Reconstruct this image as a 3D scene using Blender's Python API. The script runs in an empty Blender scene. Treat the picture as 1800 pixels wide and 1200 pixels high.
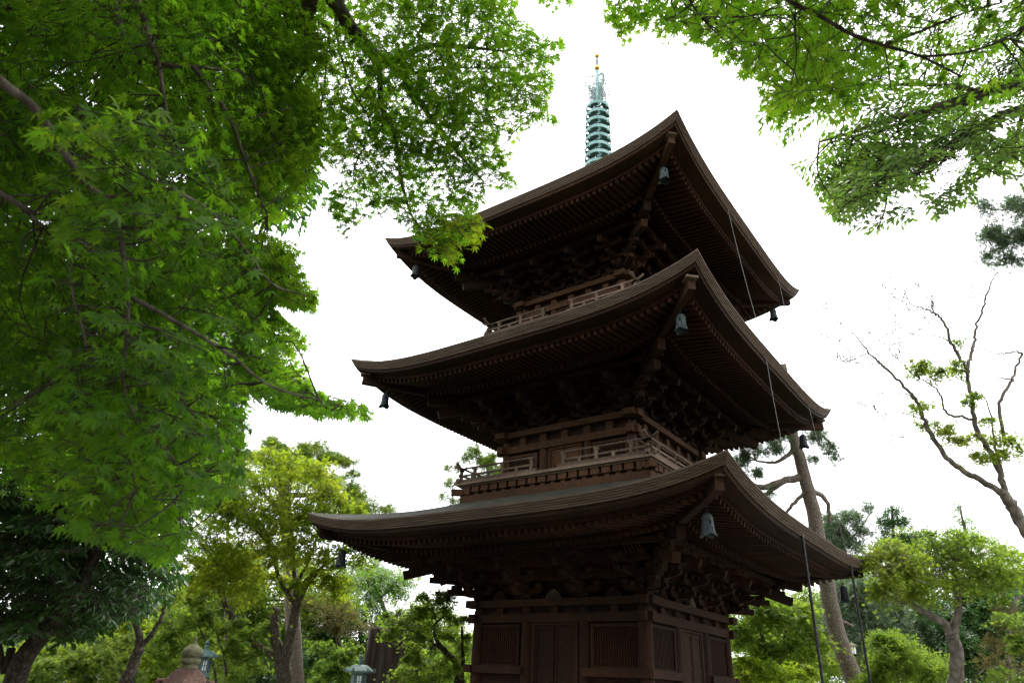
import bpy, math, random
import numpy as np
from mathutils import Vector
random.seed(7); rng = np.random.default_rng(7)
PI = math.pi
scene = bpy.context.scene
# ------------------------------------------------------------------ camera
CAM = np.array([9.066, -16.145, 1.6])
YAW, PITCH, ROLL, FF = math.radians(-37.41163), math.radians(26.46739), math.radians(2.87103), 1227.0
Fv = np.array([math.sin(YAW)*math.cos(PITCH), math.cos(YAW)*math.cos(PITCH), math.sin(PITCH)])
_R = np.array([math.cos(YAW), -math.sin(YAW), 0.0]); _U = np.cross(_R, Fv)
Rv = math.cos(ROLL)*_R + math.sin(ROLL)*_U; Uv = -math.sin(ROLL)*_R + math.cos(ROLL)*_U
cd = bpy.data.cameras.new('camera'); cam = bpy.data.objects.new('camera', cd)
scene.collection.objects.link(cam); scene.camera = cam
cd.sensor_width = 36.0; cd.lens = 36.0*FF/1800.0; cd.clip_start = 0.05; cd.clip_end = 2000
cd.dof.use_dof = True; cd.dof.focus_distance = 19.0; cd.dof.aperture_fstop = 6.3
from mathutils import Matrix
cam.matrix_world = Matrix(((Rv[0], Uv[0], -Fv[0], CAM[0]), (Rv[1], Uv[1], -Fv[1], CAM[1]), (Rv[2], Uv[2], -Fv[2], CAM[2]), (0, 0, 0, 1)))
def ray(px, py): return Fv + Rv*((px-900)/FF) + Uv*((600-py)/FF)
def at(px, py, dist): return CAM + ray(px, py)*dist
def on_plane(px, py, ax, v):
    d = ray(px, py); return CAM + d*((v-CAM[ax])/d[ax])
def to_px(P):
    d = np.asarray(P) - CAM; z = d@Fv; z = np.where(z < 0.05, 0.05, z)
    return 900+FF*(d@Rv)/z, 600-FF*(d@Uv)/z, d@Fv
# ------------------------------------------------------------------ light
SUN_EL, SUN_AZ = math.radians(58), math.radians(-25)     # azimuth clockwise from +y
w = bpy.data.worlds.new("World"); scene.world = w; w.use_nodes = True
nt = w.node_tree; nt.nodes.clear()
out = nt.nodes.new('ShaderNodeOutputWorld'); bg = nt.nodes.new('ShaderNodeBackground'); sky = nt.nodes.new('ShaderNodeTexSky')
sky.sky_type = 'NISHITA'; sky.sun_disc = False; sky.sun_elevation = SUN_EL; sky.sun_rotation = SUN_AZ
sky.air_density = 1.0; sky.dust_density = 6.0; sky.ozone_density = 1.0
# an even white cloud deck over the clear sky: soft noise thins it only a little
tc = nt.nodes.new('ShaderNodeTexCoord'); ns = nt.nodes.new('ShaderNodeTexNoise'); ns.inputs['Scale'].default_value = 1.6; ns.inputs['Detail'].default_value = 4
mr = nt.nodes.new('ShaderNodeMapRange'); mr.inputs['To Min'].default_value = 0.86; mr.inputs['To Max'].default_value = 0.97
mx = nt.nodes.new('ShaderNodeMixRGB'); mx.inputs['Color2'].default_value = (15.5, 15.8, 16.2, 1)
nt.links.new(tc.outputs['Generated'], ns.inputs['Vector']); nt.links.new(ns.outputs['Fac'], mr.inputs['Value'])
nt.links.new(mr.outputs['Result'], mx.inputs['Fac']); nt.links.new(sky.outputs[0], mx.inputs['Color1'])
nt.links.new(mx.outputs[0], bg.inputs['Color']); bg.inputs['Strength'].default_value = 0.1
nt.links.new(bg.outputs[0], out.inputs[0])
sd = bpy.data.lights.new('sun', 'SUN'); sd.energy = 2.6; sd.angle = math.radians(14); sd.color = (1.0, 0.96, 0.9)
sun = bpy.data.objects.new('sun', sd); scene.collection.objects.link(sun)
sv = Vector((math.sin(SUN_AZ)*math.cos(SUN_EL), math.cos(SUN_AZ)*math.cos(SUN_EL), math.sin(SUN_EL)))
sun.rotation_euler = sv.to_track_quat('Z', 'Y').to_euler()
scene.view_settings.view_transform = 'Standard'; scene.view_settings.look = 'None'
scene.view_settings.exposure = 1.1; scene.view_settings.gamma = 1.0
scene.cycles.max_bounces = 8; scene.cycles.diffuse_bounces = 4; scene.cycles.transmission_bounces = 4; scene.cycles.transparent_max_bounces = 4
# ------------------------------------------------------------------ object helpers
def link(o, parent=None, **kw):
    scene.collection.objects.link(o)
    if parent is not None:
        o.parent = parent
        o.matrix_parent_inverse = parent.matrix_basis.inverted()
    for k, v in kw.items():
        if v: o[k] = v
    return o
def thing(name, label, category, loc=(0, 0, 0), group=None):
    o = bpy.data.objects.new(name, None); o.location = [float(c) for c in loc]; o.empty_display_size = 0.2
    return link(o, None, label=label, category=category, group=group)
class MB:
    def __init__(s): s.v = []; s.f = []; s.n = 0
    def add(s, V, F):
        V = np.asarray(V, float); s.v.append(V); s.f += [tuple(i+s.n for i in f) for f in F]; s.n += len(V)
    def box(s, c, size, M=None, taper=1.0):
        hx, hy, hz = [q/2 for q in size]; V = []
        for z, t in ((-hz, 1.0), (hz, taper)):
            for x, y in ((-hx, -hy), (hx, -hy), (hx, hy), (-hx, hy)): V.append((x*t, y*t, z))
        V = np.array(V)
        if M is not None: V = V@np.asarray(M).T
        s.add(V+np.asarray(c, float), [(0, 3, 2, 1), (4, 5, 6, 7), (0, 1, 5, 4), (1, 2, 6, 5), (2, 3, 7, 6), (3, 0, 4, 7)])
    def beam(s, a, b, wdt, hgt, up=(0, 0, 1)):
        a = np.asarray(a, float); b = np.asarray(b, float); d = b-a; L = np.linalg.norm(d); d = d/L
        u = np.asarray(up, float); x = np.cross(d, u); x /= np.linalg.norm(x); y = np.cross(x, d)
        V = []
        for p in (a, b):
            for i, j in ((-1, -1), (1, -1), (1, 1), (-1, 1)): V.append(p+x*i*wdt/2+y*j*hgt/2)
        s.add(V, [(0, 1, 2, 3), (7, 6, 5, 4), (0, 4, 5, 1), (1, 5, 6, 2), (2, 6, 7, 3), (3, 7, 4, 0)])
    def tube(s, pts, rad, n=8, cap=True):
        pts = np.asarray(pts, float); m = len(pts); rad = np.broadcast_to(np.asarray(rad, float), (m,))
        T = np.gradient(pts, axis=0); T /= np.linalg.norm(T, axis=1)[:, None]+1e-9
        ref = np.array([0.31, 0.17, 0.93]) if abs(T[0][2]) < .9 else np.array([1., .1, 0])
        V = []; x = None
        for i in range(m):
            x = np.cross(T[i], ref) if x is None else x-T[i]*(x@T[i])
            x = x/(np.linalg.norm(x)+1e-9); y = np.cross(T[i], x)
            for k in range(n):
                a = 2*PI*k/n; V.append(pts[i]+rad[i]*(math.cos(a)*x+math.sin(a)*y))
        F = [(i*n+k, i*n+(k+1) % n, (i+1)*n+(k+1) % n, (i+1)*n+k) for i in range(m-1) for k in range(n)]
        if cap: F += [tuple(range(n))[::-1], tuple((m-1)*n+k for k in range(n))]
        s.add(V, F)
    def lathe(s, prof, c=(0, 0, 0), n=24, mod=None, skip=None):
        V = []; F = []
        for i, (r, z) in enumerate(prof):
            for k in range(n):
                a = 2*PI*k/n; rr, zz = (r, z) if mod is None else mod(i, a, r, z)
                V.append((c[0]+rr*math.cos(a), c[1]+rr*math.sin(a), c[2]+zz))
        for i in range(len(prof)-1):
            for k in range(n):
                if skip and skip(i, k): continue
                F.append((i*n+k, i*n+(k+1) % n, (i+1)*n+(k+1) % n, (i+1)*n+k))
        s.add(V, F)
    def rot(s, k):      # four-fold copy about the z axis
        pass
    def build(s, name, mat, parent=None, smooth=False, **kw):
        V = np.concatenate(s.v); me = bpy.data.meshes.new(name)
        me.from_pydata(V.tolist(), [], s.f)
        me.materials.append(mat)
        if smooth: me.polygons.foreach_set('use_smooth', [True]*len(me.polygons))
        me.update()
        return link(bpy.data.objects.new(name, me), parent, **kw)
def side(k):     # (u along, d outward, z) of side k -> world
    c, s_ = [(1, 0), (0, 1), (-1, 0), (0, -1)][k]
    return lambda u, d, z: np.array([u*c+d*s_, u*s_-d*c, z])
def sbox(mb, S, u0, u1, d0, d1, z0, z1):
    V = [S(u, d, z) for z in (z0, z1) for (u, d) in ((u0, d0), (u0, d1), (u1, d1), (u1, d0))]
    mb.add(V, [(0, 3, 2, 1), (4, 5, 6, 7), (0, 1, 5, 4), (1, 2, 6, 5), (2, 3, 7, 6), (3, 0, 4, 7)])
# ------------------------------------------------------------------ materials
def N(t, typ, **kw):
    n = t.nodes.new(typ)
    for k, v in kw.items():
        if k in n.inputs: n.inputs[k].default_value = v
        else: setattr(n, k, v)
    return n
def ramp(t, stops):
    r = t.nodes.new('ShaderNodeValToRGB'); e = r.color_ramp.elements
    e[0].position, e[0].color = stops[0][0], (*stops[0][1], 1); e[1].position, e[1].color = stops[-1][0], (*stops[-1][1], 1)
    for p, c in stops[1:-1]: q = e.new(p); q.color = (*c, 1)
    return r
def base_mat(name):
    m = bpy.data.materials.new(name); m.use_nodes = True; t = m.node_tree; b = t.nodes['Principled BSDF']; return m, t, b
def solid(name, stops, scale=(3, 3, 3), rough=.8, bump=.3, nscale=4, metal=0.0, spec=.3, bdist=.01, detail=8, vary=0.0):
    m, t, b = base_mat(name)
    g = N(t, 'ShaderNodeTexCoord'); mp = N(t, 'ShaderNodeMapping'); mp.inputs['Scale'].default_value = scale
    n = N(t, 'ShaderNodeTexNoise', Scale=nscale, Detail=detail, Roughness=.65)
    n2 = N(t, 'ShaderNodeTexNoise', Scale=nscale*.23, Detail=3)
    r = ramp(t, stops); mxx = N(t, 'ShaderNodeMath', operation='ADD'); mh = N(t, 'ShaderNodeMath', operation='MULTIPLY'); mh.inputs[1].default_value = .5
    t.links.new(g.outputs['Object'], mp.inputs[0]); t.links.new(mp.outputs[0], n.inputs['Vector']); t.links.new(g.outputs['Object'], n2.inputs['Vector'])
    t.links.new(n.outputs['Fac'], mxx.inputs[0]); t.links.new(n2.outputs['Fac'], mxx.inputs[1]); t.links.new(mxx.outputs[0], mh.inputs[0])
    oi = N(t, 'ShaderNodeObjectInfo'); om = N(t, 'ShaderNodeMath', operation='MULTIPLY_ADD'); om.inputs[1].default_value = .55*vary; om.inputs[2].default_value = 1-.42*vary
    mu = N(t, 'ShaderNodeMixRGB', blend_type='MULTIPLY'); mu.inputs[0].default_value = 1.0
    t.links.new(oi.outputs['Random'], om.inputs[0]); t.links.new(r.outputs[0], mu.inputs[1]); t.links.new(om.outputs[0], mu.inputs[2])
    t.links.new(mh.outputs[0], r.inputs[0]); t.links.new(mu.outputs[0], b.inputs['Base Color'])
    bp = N(t, 'ShaderNodeBump', Strength=bump, Distance=bdist); t.links.new(n.outputs['Fac'], bp.inputs['Height']); t.links.new(bp.outputs[0], b.inputs['Normal'])
    b.inputs['Roughness'].default_value = rough; b.inputs['Metallic'].default_value = metal; b.inputs['Specular IOR Level'].default_value = spec
    return m
def wood(name, dark, mid, light, k=1.0):
    return solid(name, [(.32, dark), (.5, mid), (.68, light)], scale=(7, 7, 7), nscale=2.2*k, rough=.85, bump=.5, spec=.15, vary=1.0)
M = {}
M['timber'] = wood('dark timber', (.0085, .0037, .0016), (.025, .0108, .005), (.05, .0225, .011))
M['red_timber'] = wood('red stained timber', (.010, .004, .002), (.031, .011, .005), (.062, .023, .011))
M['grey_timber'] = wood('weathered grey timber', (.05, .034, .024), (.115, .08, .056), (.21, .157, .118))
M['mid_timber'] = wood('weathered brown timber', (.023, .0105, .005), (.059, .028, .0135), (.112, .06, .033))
M['door'] = wood('orange brown door timber', (.04, .02, .010), (.075, .036, .018), (.12, .06, .028))
def grain(name, axis, stops, sc):
    m, t, b = base_mat(name)
    g = N(t, 'ShaderNodeTexCoord'); mp = N(t, 'ShaderNodeMapping'); mp.inputs['Scale'].default_value = sc
    n = N(t, 'ShaderNodeTexNoise', Scale=1.0, Detail=6, Roughness=.7); r = ramp(t, stops)
    t.links.new(g.outputs['Object'], mp.inputs[0]); t.links.new(mp.outputs[0], n.inputs['Vector']); t.links.new(n.outputs['Fac'], r.inputs[0])
    t.links.new(r.outputs[0], b.inputs['Base Color']); bp = N(t, 'ShaderNodeBump', Strength=.6, Distance=.01); t.links.new(n.outputs['Fac'], bp.inputs['Height']); t.links.new(bp.outputs[0], b.inputs['Normal'])
    b.inputs['Roughness'].default_value = .9; b.inputs['Specular IOR Level'].default_value = .12
    return m
M['eaves'] = grain('layered bark eaves edge', 0, [(.3, (.034, .023, .016)), (.5, (.076, .054, .039)), (.7, (.135, .102, .078))], (1.5, 1.5, 70))
M['roof'] = grain('weathered roof covering', 0, [(.3, (.014, .0145, .010)), (.5, (.032, .032, .023)), (.72, (.09, .088, .07))], (3, 3, 45))
M['bell'] = solid('green bronze', [(.32, (.006, .009, .010)), (.5, (.020, .029, .031)), (.66, (.065, .08, .08))], scale=(3, 3, 1), nscale=9, rough=.55, metal=.25, bump=.3)
M['verdigris'] = solid('pale verdigris copper', [(.35, (.08, .16, .15)), (.5, (.18, .32, .31)), (.62, (.30, .46, .45))], nscale=11, rough=.65, metal=.1, bump=.4)
M['dark_verdigris'] = solid('verdigris bronze', [(.3, (.03, .06, .055)), (.5, (.08, .135, .125)), (.7, (.17, .25, .235))], nscale=5, rough=.55, metal=.3, bump=.3)
M['gold'] = solid('gilt metal', [(.3, (.5, .26, .05)), (.7, (.75, .45, .12))], nscale=4, rough=.3, metal=.9, bump=.1)
M['iron'] = solid('dark iron', [(.3, (.012, .012, .014)), (.7, (.035, .034, .036))], nscale=5, rough=.5, metal=.6)
M['cable'] = solid('grey cable', [(.3, (.13, .125, .12)), (.7, (.22, .21, .20))], nscale=5, rough=.6)
M['rod'] = solid('galvanised rod', [(.3, (.22, .22, .21)), (.7, (.35, .35, .34))], nscale=5, rough=.45, metal=.5)
M['carving'] = solid('faded carved panel', [(.35, (.03, .02, .012)), (.5, (.08, .06, .035)), (.7, (.22, .18, .11))], nscale=9, rough=.9)
M['stone'] = solid('grey platform stone', [(.3, (.16, .155, .14)), (.7, (.34, .33, .30))], nscale=4, rough=.9, bump=.6, bdist=.02)
M['red_stone'] = solid('reddish brown lantern stone', [(.3, (.04, .022, .016)), (.5, (.095, .05, .036)), (.7, (.19, .12, .09))], nscale=5, rough=.9, bump=1.0, bdist=.03)
M['moss_stone'] = solid('mossy tan stone', [(.3, (.05, .05, .03)), (.48, (.14, .14, .075)), (.62, (.28, .25, .17)), (.75, (.4, .37, .28))], nscale=6, rough=.95, bump=1.0, bdist=.02)
M['dark_stone'] = grain('dark brown streaked stone', 2, [(.3, (.03, .022, .022)), (.5, (.065, .047, .045)), (.66, (.12, .10, .09)), (.8, (.2, .18, .15))], (9, 9, .5))
M['white'] = solid('white paper pane', [(.3, (.6, .62, .6)), (.7, (.8, .8, .78))], nscale=4, rough=.8)
M['tile'] = solid('dark grey tile', [(.3, (.03, .033, .037)), (.7, (.10, .105, .11))], nscale=6, rough=.6, bump=.5)
M['plaster'] = solid('pale plaster', [(.3, (.42, .41, .38)), (.7, (.6, .59, .55))], nscale=4, rough=.9)
M['green_paint'] = solid('green paint', [(.3, (.02, .10, .05)), (.7, (.05, .2, .10))], nscale=5, rough=.45)
M['ground'] = solid('leaf littered soil', [(.3, (.035, .035, .015)), (.5, (.07, .075, .03)), (.7, (.12, .10, .06))], nscale=2, rough=.95, bump=.8, bdist=.05)
M['path'] = solid('pale gravel', [(.3, (.22, .21, .19)), (.7, (.38, .37, .34))], nscale=30, rough=.95, bump=.8)
def bark(name, stops, sc=(14, 14, 3), dist=.03):
    m, t, b = base_mat(name)
    g = N(t, 'ShaderNodeTexCoord'); mp = N(t, 'ShaderNodeMapping'); mp.inputs['Scale'].default_value = sc
    v = N(t, 'ShaderNodeTexVoronoi', feature='DISTANCE_TO_EDGE'); v.inputs['Scale'].default_value = 1.0
    n = N(t, 'ShaderNodeTexNoise', Scale=2.0, Detail=8, Roughness=.7)
    wv = N(t, 'ShaderNodeMixRGB', blend_type='ADD'); wv.inputs[0].default_value = .35
    t.links.new(g.outputs['Object'], mp.inputs[0]); t.links.new(mp.outputs[0], n.inputs['Vector'])
    t.links.new(mp.outputs[0], wv.inputs[1]); t.links.new(n.outputs['Color'], wv.inputs[2]); t.links.new(wv.outputs[0], v.inputs['Vector'])
    a = N(t, 'ShaderNodeMath', operation='MULTIPLY_ADD'); a.inputs[1].default_value = .9; t.links.new(v.outputs['Distance'], a.inputs[0]); t.links.new(n.outputs['Fac'], a.inputs[2])
    r = ramp(t, stops); t.links.new(a.outputs[0], r.inputs[0]); t.links.new(r.outputs[0], b.inputs['Base Color'])
    bp = N(t, 'ShaderNodeBump', Strength=.9, Distance=dist); t.links.new(a.outputs[0], bp.inputs['Height']); t.links.new(bp.outputs[0], b.inputs['Normal'])
    b.inputs['Roughness'].default_value = .92; b.inputs['Specular IOR Level'].default_value = .15
    return m
M['bark'] = bark('grey brown bark', [(.35, (.035, .028, .022)), (.6, (.095, .078, .06)), (.85, (.17, .145, .115))])
M['dark_bark'] = bark('dark damp bark', [(.35, (.018, .014, .011)), (.6, (.048, .038, .03)), (.85, (.09, .075, .06))])
M['pine_bark'] = bark('plated red brown pine bark', [(.38, (.045, .034, .028)), (.56, (.14, .11, .09)), (.85, (.27, .23, .195))], sc=(22, 22, 10), dist=.03)
M['grey_bark'] = bark('smooth grey bark', [(.35, (.07, .06, .052)), (.6, (.14, .122, .105)), (.85, (.22, .19, .165))], sc=(5, 5, 3), dist=.01)
def leafmat(name, cols, trans, tk=.5, gloss=.014, rough=.45, patch=1.2):
    m = bpy.data.materials.new(name); m.use_nodes = True; t = m.node_tree; t.nodes.clear()
    o = N(t, 'ShaderNodeOutputMaterial'); gi = N(t, 'ShaderNodeNewGeometry'); g = N(t, 'ShaderNodeTexCoord')
    n = N(t, 'ShaderNodeTexNoise', Scale=patch, Detail=2)
    mm = N(t, 'ShaderNodeMath', operation='MULTIPLY_ADD'); mm.inputs[1].default_value = .45
    m2 = N(t, 'ShaderNodeMath', operation='MULTIPLY_ADD'); m2.inputs[1].default_value = 1.5; m2.inputs[2].default_value = -.5
    t.links.new(g.outputs['Object'], n.inputs['Vector']); t.links.new(gi.outputs['Random Per Island'], mm.inputs[0])
    t.links.new(n.outputs['Fac'], m2.inputs[0]); t.links.new(m2.outputs[0], mm.inputs[2])
    r = ramp(t, [(i/(len(cols)-1), c) for i, c in enumerate(cols)]); r2 = ramp(t, [(i/(len(trans)-1), c) for i, c in enumerate(trans)])
    t.links.new(mm.outputs[0], r.inputs[0]); t.links.new(mm.outputs[0], r2.inputs[0])
    d = N(t, 'ShaderNodeBsdfDiffuse'); tr = N(t, 'ShaderNodeBsdfTranslucent'); gl = N(t, 'ShaderNodeBsdfGlossy'); gl.inputs['Roughness'].default_value = rough
    t.links.new(r.outputs[0], d.inputs[0]); t.links.new(r2.outputs[0], tr.inputs[0])
    a = N(t, 'ShaderNodeMixShader'); a.inputs[0].default_value = tk; b = N(t, 'ShaderNodeMixShader'); b.inputs[0].default_value = gloss
    t.links.new(d.outputs[0], a.inputs[1]); t.links.new(tr.outputs[0], a.inputs[2]); t.links.new(a.outputs[0], b.inputs[1]); t.links.new(gl.outputs[0], b.inputs[2])
    t.links.new(b.outputs[0], o.inputs[0]); return m
M['maple'] = leafmat('green maple leaf', [(.022, .063, .007), (.045, .108, .010), (.085, .138, .016)], [(.085, .235, .007), (.165, .36, .010), (.30, .45, .018)], .6)
M['maple_lit'] = leafmat('lit yellow green maple leaf', [(.075, .14, .010), (.12, .18, .014), (.20, .23, .025)], [(.22, .38, .012), (.36, .48, .02), (.56, .55, .04)], .5, patch=.5)  # yellower maple leaf, with the brightness of lit boughs put into its colour
M['maple_soft'] = leafmat('olive green maple leaf', [(.06, .11, .014), (.10, .15, .02), (.15, .18, .03)], [(.17, .30, .02), (.27, .40, .03), (.42, .47, .05)], .5, patch=.6)
M['zelkova'] = leafmat('small green leaf', [(.035, .085, .012), (.055, .12, .02), (.08, .14, .025)], [(.12, .28, .018), (.20, .39, .028), (.30, .46, .04)], .5, gloss=.1)
M['evergreen'] = leafmat('glossy dark green leaf', [(.022, .055, .014), (.04, .085, .020), (.06, .11, .028)], [(.035, .11, .014), (.05, .17, .025), (.08, .2, .035)], .3, gloss=.05, rough=.35)
M['pine'] = leafmat('pine needle', [(.03, .07, .025), (.05, .10, .03), (.075, .13, .04)], [(.06, .14, .03), (.08, .18, .03), (.12, .22, .04)], .3, gloss=.1)
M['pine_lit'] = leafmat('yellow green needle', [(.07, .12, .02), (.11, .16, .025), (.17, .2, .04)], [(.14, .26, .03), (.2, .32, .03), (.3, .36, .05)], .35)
M['mid_green'] = leafmat('fresh green leaf', [(.055, .10, .016), (.095, .15, .026), (.15, .19, .035)], [(.17, .31, .025), (.27, .42, .035), (.38, .48, .06)], .45, patch=.45)
M['rust'] = leafmat('rusty dry leaf', [(.09, .085, .03), (.13, .105, .04), (.11, .13, .035)], [(.16, .17, .05), (.22, .19, .06), (.2, .26, .05)], .35)
M['twig'] = M['dark_bark']
# ------------------------------------------------------------------ ground
def sheet(name, pts, z, mat):
    me = bpy.data.meshes.new(name); me.from_pydata([(x, y, z) for x, y in pts], [], [tuple(range(len(pts)))]); me.materials.append(mat)
    return link(bpy.data.objects.new(name, me), None, kind='structure')
sheet('ground', [(-600, -600), (600, -600), (600, 600), (-600, 600)], 0, M['ground'])
sheet('path', [(5.5, -40), (8.6, -40), (8.6, -6), (8.6, 30), (5.5, 30)], .006, M['path'])
sheet('gravel_court', [(-5, -7), (5.4, -7), (5.4, 6), (-5, 6)], .004, M['path'])
# ------------------------------------------------------------------ pagoda
pagoda = thing('pagoda', 'tall three-storied weathered wooden pagoda with upturned layered eaves and a ringed verdigris spire', 'pagoda')
base = MB()
base.box((0, 0, .30), (6.6, 6.6, .60)); base.box((0, 0, .66), (6.9, 6.9, .12)); base.build('stone_base', M['stone'], pagoda)
st = MB()
for i in range(3): st.box((0, -3.55-.3*(2-i), .12+.2*i), (1.8, .3, .24+.0*i)); 
for i in range(3): st.box((0, -3.40-.3*(2-i), .1+.2*i-.1), (1.78, .3, .2+.2*i-.01))
st.build('stone_steps', M['stone'], pagoda)
STO = [dict(b=2.28, zf=.72, zw=3.28, zp=3.46, h=5.30, z0=4.85, r=.42, din=2.45, zin=5.90),
       dict(b=1.95, zf=6.30, zw=7.44, zp=7.70, h=4.98, z0=8.97, r=.52, din=2.15, zin=10.28),
       dict(b=1.70, zf=10.62, zw=11.58, zp=11.78, h=4.69, z0=13.0, r=.55, din=.42, zin=15.75)]
near_rafters = []; far_rafters = MB(); nr_count = 0
for si, s in enumerate(STO):
    b, h, z0, din, zin = s['b'], s['h'], s['z0'], s['din'], s['zin']
    rise = lambda a: s['r']*abs(a/h)**4
    wgt = lambda d: max(0.0, (d-b)/(h-b))**1.3
    def ez(u, d):          # lift of the eaves at a point (u along, d out)
        return s['r']*min(1.3, abs(u)/max(d, .01)*1.0)**4*wgt(d)*(1 if d >= abs(u) else 1)
    roof = MB(); under = MB()
    NU = 40
    us = [math.copysign(abs(i/(NU/2)-1)**.8, i/(NU/2)-1) for i in range(NU+1)]
    kf = .62 if si < 2 else .55
    for k in range(4):
        S = side(k)
        rows = []
        for j in range(13):           # covering from the eaves inwards, concave, dished at the corners
            v = j/12; d = h+(din-h)*v
            zz = z0+(zin-z0)*(kf*v+(1-kf)*v*v)
            rows.append([S(u*d, d, zz+s['r']*abs(u)**4*(1-v)**1.6) for u in us])
        prof = []                    # stepped layered edge going down and in
        y, o = 0.0, 0.0
        for q in range(5):
            prof.append((-o, -y)); y += .042; prof.append((-o-.004, -y)); o += .020; 
        prof.append((-o-.02, -y-.004))
        edge = [[S(u*(h+oo), h+oo, z0+s['r']*abs(u)**4+zz) for u in us] for oo, zz in prof]
        for R_ in (rows, edge):
            V = np.concatenate([np.array(r) for r in R_]); n = NU+1
            F = []
            for i in range(len(R_)-1):
                for m in range(NU):
                    q4 = (i*n+m, i*n+m+1, (i+1)*n+m+1, (i+1)*n+m)
                    F.append(q4 if R_ is rows else q4[::-1])
            (roof if R_ is rows else under).add(V, F)
        # smooth board and eaves beam below the layers
    rf = roof.build('roof', M['roof'], pagoda, smooth=False)
    under.build('eaves_edge', M['eaves'], rf)
    brd = MB(); bm2 = MB(); sof = MB()
    zr = z0-.42
    for k in range(4):
        S = side(k)
        P1 = [(-.118, -.214), (-.135, -.29), (-.47, -.315), (-.47, -.33)]
        R1 = [[S(u*(h+oo), h+oo, z0+s['r']*abs(u)**4*(1 if oo > -.2 else .93)+zz) for u in us] for oo, zz in P1]
        P2 = [(-.475, -.27), (-.475, -.40), (-.57, -.40), (-.57, -.27)]
        R2 = [[S(u*(h+oo), h+oo, z0+s['r']*abs(u)**4*.90+zz) for u in us] for oo, zz in P2]
        P3 = [(h-.52, z0-.392, .9), (h-1.5, z0-.308, .55), (h-1.62, z0-.39, .5), (b+.6, z0-.13, .12), (b-.1, z0+.15, 0.0)]
        R3 = [[S(u*d, d, zz+s['r']*abs(u)**4*ww) for u in us] for d, zz, ww in P3]
        P4 = [(h-1.46, z0-.34, .55), (h-1.46, z0-.488, .55), (h-1.56, z0-.488, .53), (h-1.56, z0-.34, .53)]
        R4 = [[S(u*d, d, zz+s['r']*abs(u)**4*ww) for u in us] for d, zz, ww in P4]
        for R_, mb in ((R1, brd), (R2, bm2), (R3, sof), (R4, bm2)):
            V = np.concatenate([np.array(r) for r in R_]); n = NU+1
            mb.add(V, [(i*n+m, (i+1)*n+m, (i+1)*n+m+1, i*n+m+1) for i in range(len(R_)-1) for m in range(NU)])
        # rafters: flying rafters outside, base rafters inside, all parallel
        sp = .158; nn = int((h-.7)/sp)
        for i in range(-nn, nn+1):
            u = i*sp
            for lay in (0, 1):
                if lay == 0: da, db, za, zb_ = h-.50, h-1.62, z0-.455, z0-.365; wa, wb = .88, .55
                else: da, db, za, zb_ = h-1.42, b+.02, z0-.535, z0-.02; wa, wb = .55, 0.0
                lift = lambda d, ww: s['r']*min(1., abs(u)/d)**4*ww
                dlim = abs(u)+.10
                if dlim > da-.1: continue
                d2 = max(db, dlim); tt = (d2-da)/(db-da); z2 = za+(zb_-za)*tt; w2 = wa+(wb-wa)*tt
                a_, b_ = S(u, da, za+lift(da, wa)), S(u, d2, z2+lift(d2, w2))
                key = (np.linalg.norm(a_-CAM)) if k in (0, 1) and lay == 0 and si < 2 else 1e9
                near_rafters.append((key, si, rf, a_, b_))
    brd.build('eaves_board', M['timber'], rf); bm2.build('eaves_beam', M['red_timber'], rf); sof.build('soffit', M['timber'], rf)
    # hip rafters: two per corner, the upper with a weathered cap, tips beyond the beam
    for k in range(4):
        S = side(k)
        D = lambda d, z: S(d, d, z)
        tip, tz = {0: (5.02, 4.80), 1: (4.70, 8.90), 2: (4.38, 13.03)}[si]
        mb = MB(); mb.beam(D(tip, tz), D(h-1.5, z0-.36+.12), .15, .22); mb.beam(D(h-1.5, z0-.24), D(b+.3, z0-.02), .16, .22)
        hr = mb.build('hip_rafter', M['timber'], rf)
        cp = MB(); cp.beam(D(tip+.05, tz+.155), D(tip-.14, tz+.150), .25, .045)
        cp.build('rafter_cap', M['grey_timber'], hr) if False else cp.build('rafter_cap', M['grey_timber'], rf)
        lo = MB(); dl = h-1.55
        lo.beam(D(dl, z0-.50), D(b+.2, z0-.28), .18, .26); lo.build('hip_rafter', M['timber'], rf)
    # ---------------------------------------------------------------- body
    zf, zw, zp = s['zf'], s['zw'], s['zp']
    core = MB()
    for k in range(4):
        S = side(k); sbox(core, S, -b+.02, b-.02, b-.16, b-.10, zf-.3, zp+.02); sbox(core, S, -b+.05, b-.05, b-.22, b-.165, zp-.1, z0+.1)
    core.build('wall', M['timber'], pagoda)
    cols = [-b+.0, -b/3, b/3]
    for k in range(4):
        S = side(k)
        for u in cols:
            mb = MB(); p = S(u if u > -b else -b+.11, b-.11, 0)
            rc = .145 if si == 0 else .12
            mb.tube([p+[0, 0, zf-.25], p+[0, 0, zf+(zw-zf)*.6], p+[0, 0, zw-.06], p+[0, 0, zw+.02]], [rc, rc, rc*.97, rc*.8], n=14)
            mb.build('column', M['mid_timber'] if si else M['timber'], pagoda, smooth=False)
    tb = MB()
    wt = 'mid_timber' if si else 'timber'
    for k in range(4):
        S = side(k)
        ex = b+.14+(.02 if k % 2 else 0); e2 = .004*(k % 2)
        sbox(tb, S, -ex, ex, b-.13, b+.035, zw-.30+e2, zw-.12+e2)           # head tie beam, tips crossing past the corner
        sbox(tb, S, -ex-.05, ex+.05, b-.2, b+.10, zp-.15+e2, zp-.0+e2)      # wall plate
        if si == 0:
            for c0, c1 in ((-b-.12, -.78), (.78, b+.12)): sbox(tb, S, c0-(.02 if k % 2 else 0), c1+(.02 if k % 2 else 0), b-.1, b+.10, 1.92+e2, 2.08+e2)
            sbox(tb, S, -b-.1, b+.1, b-.1, b+.12, .74+e2, .98+e2)
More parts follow.
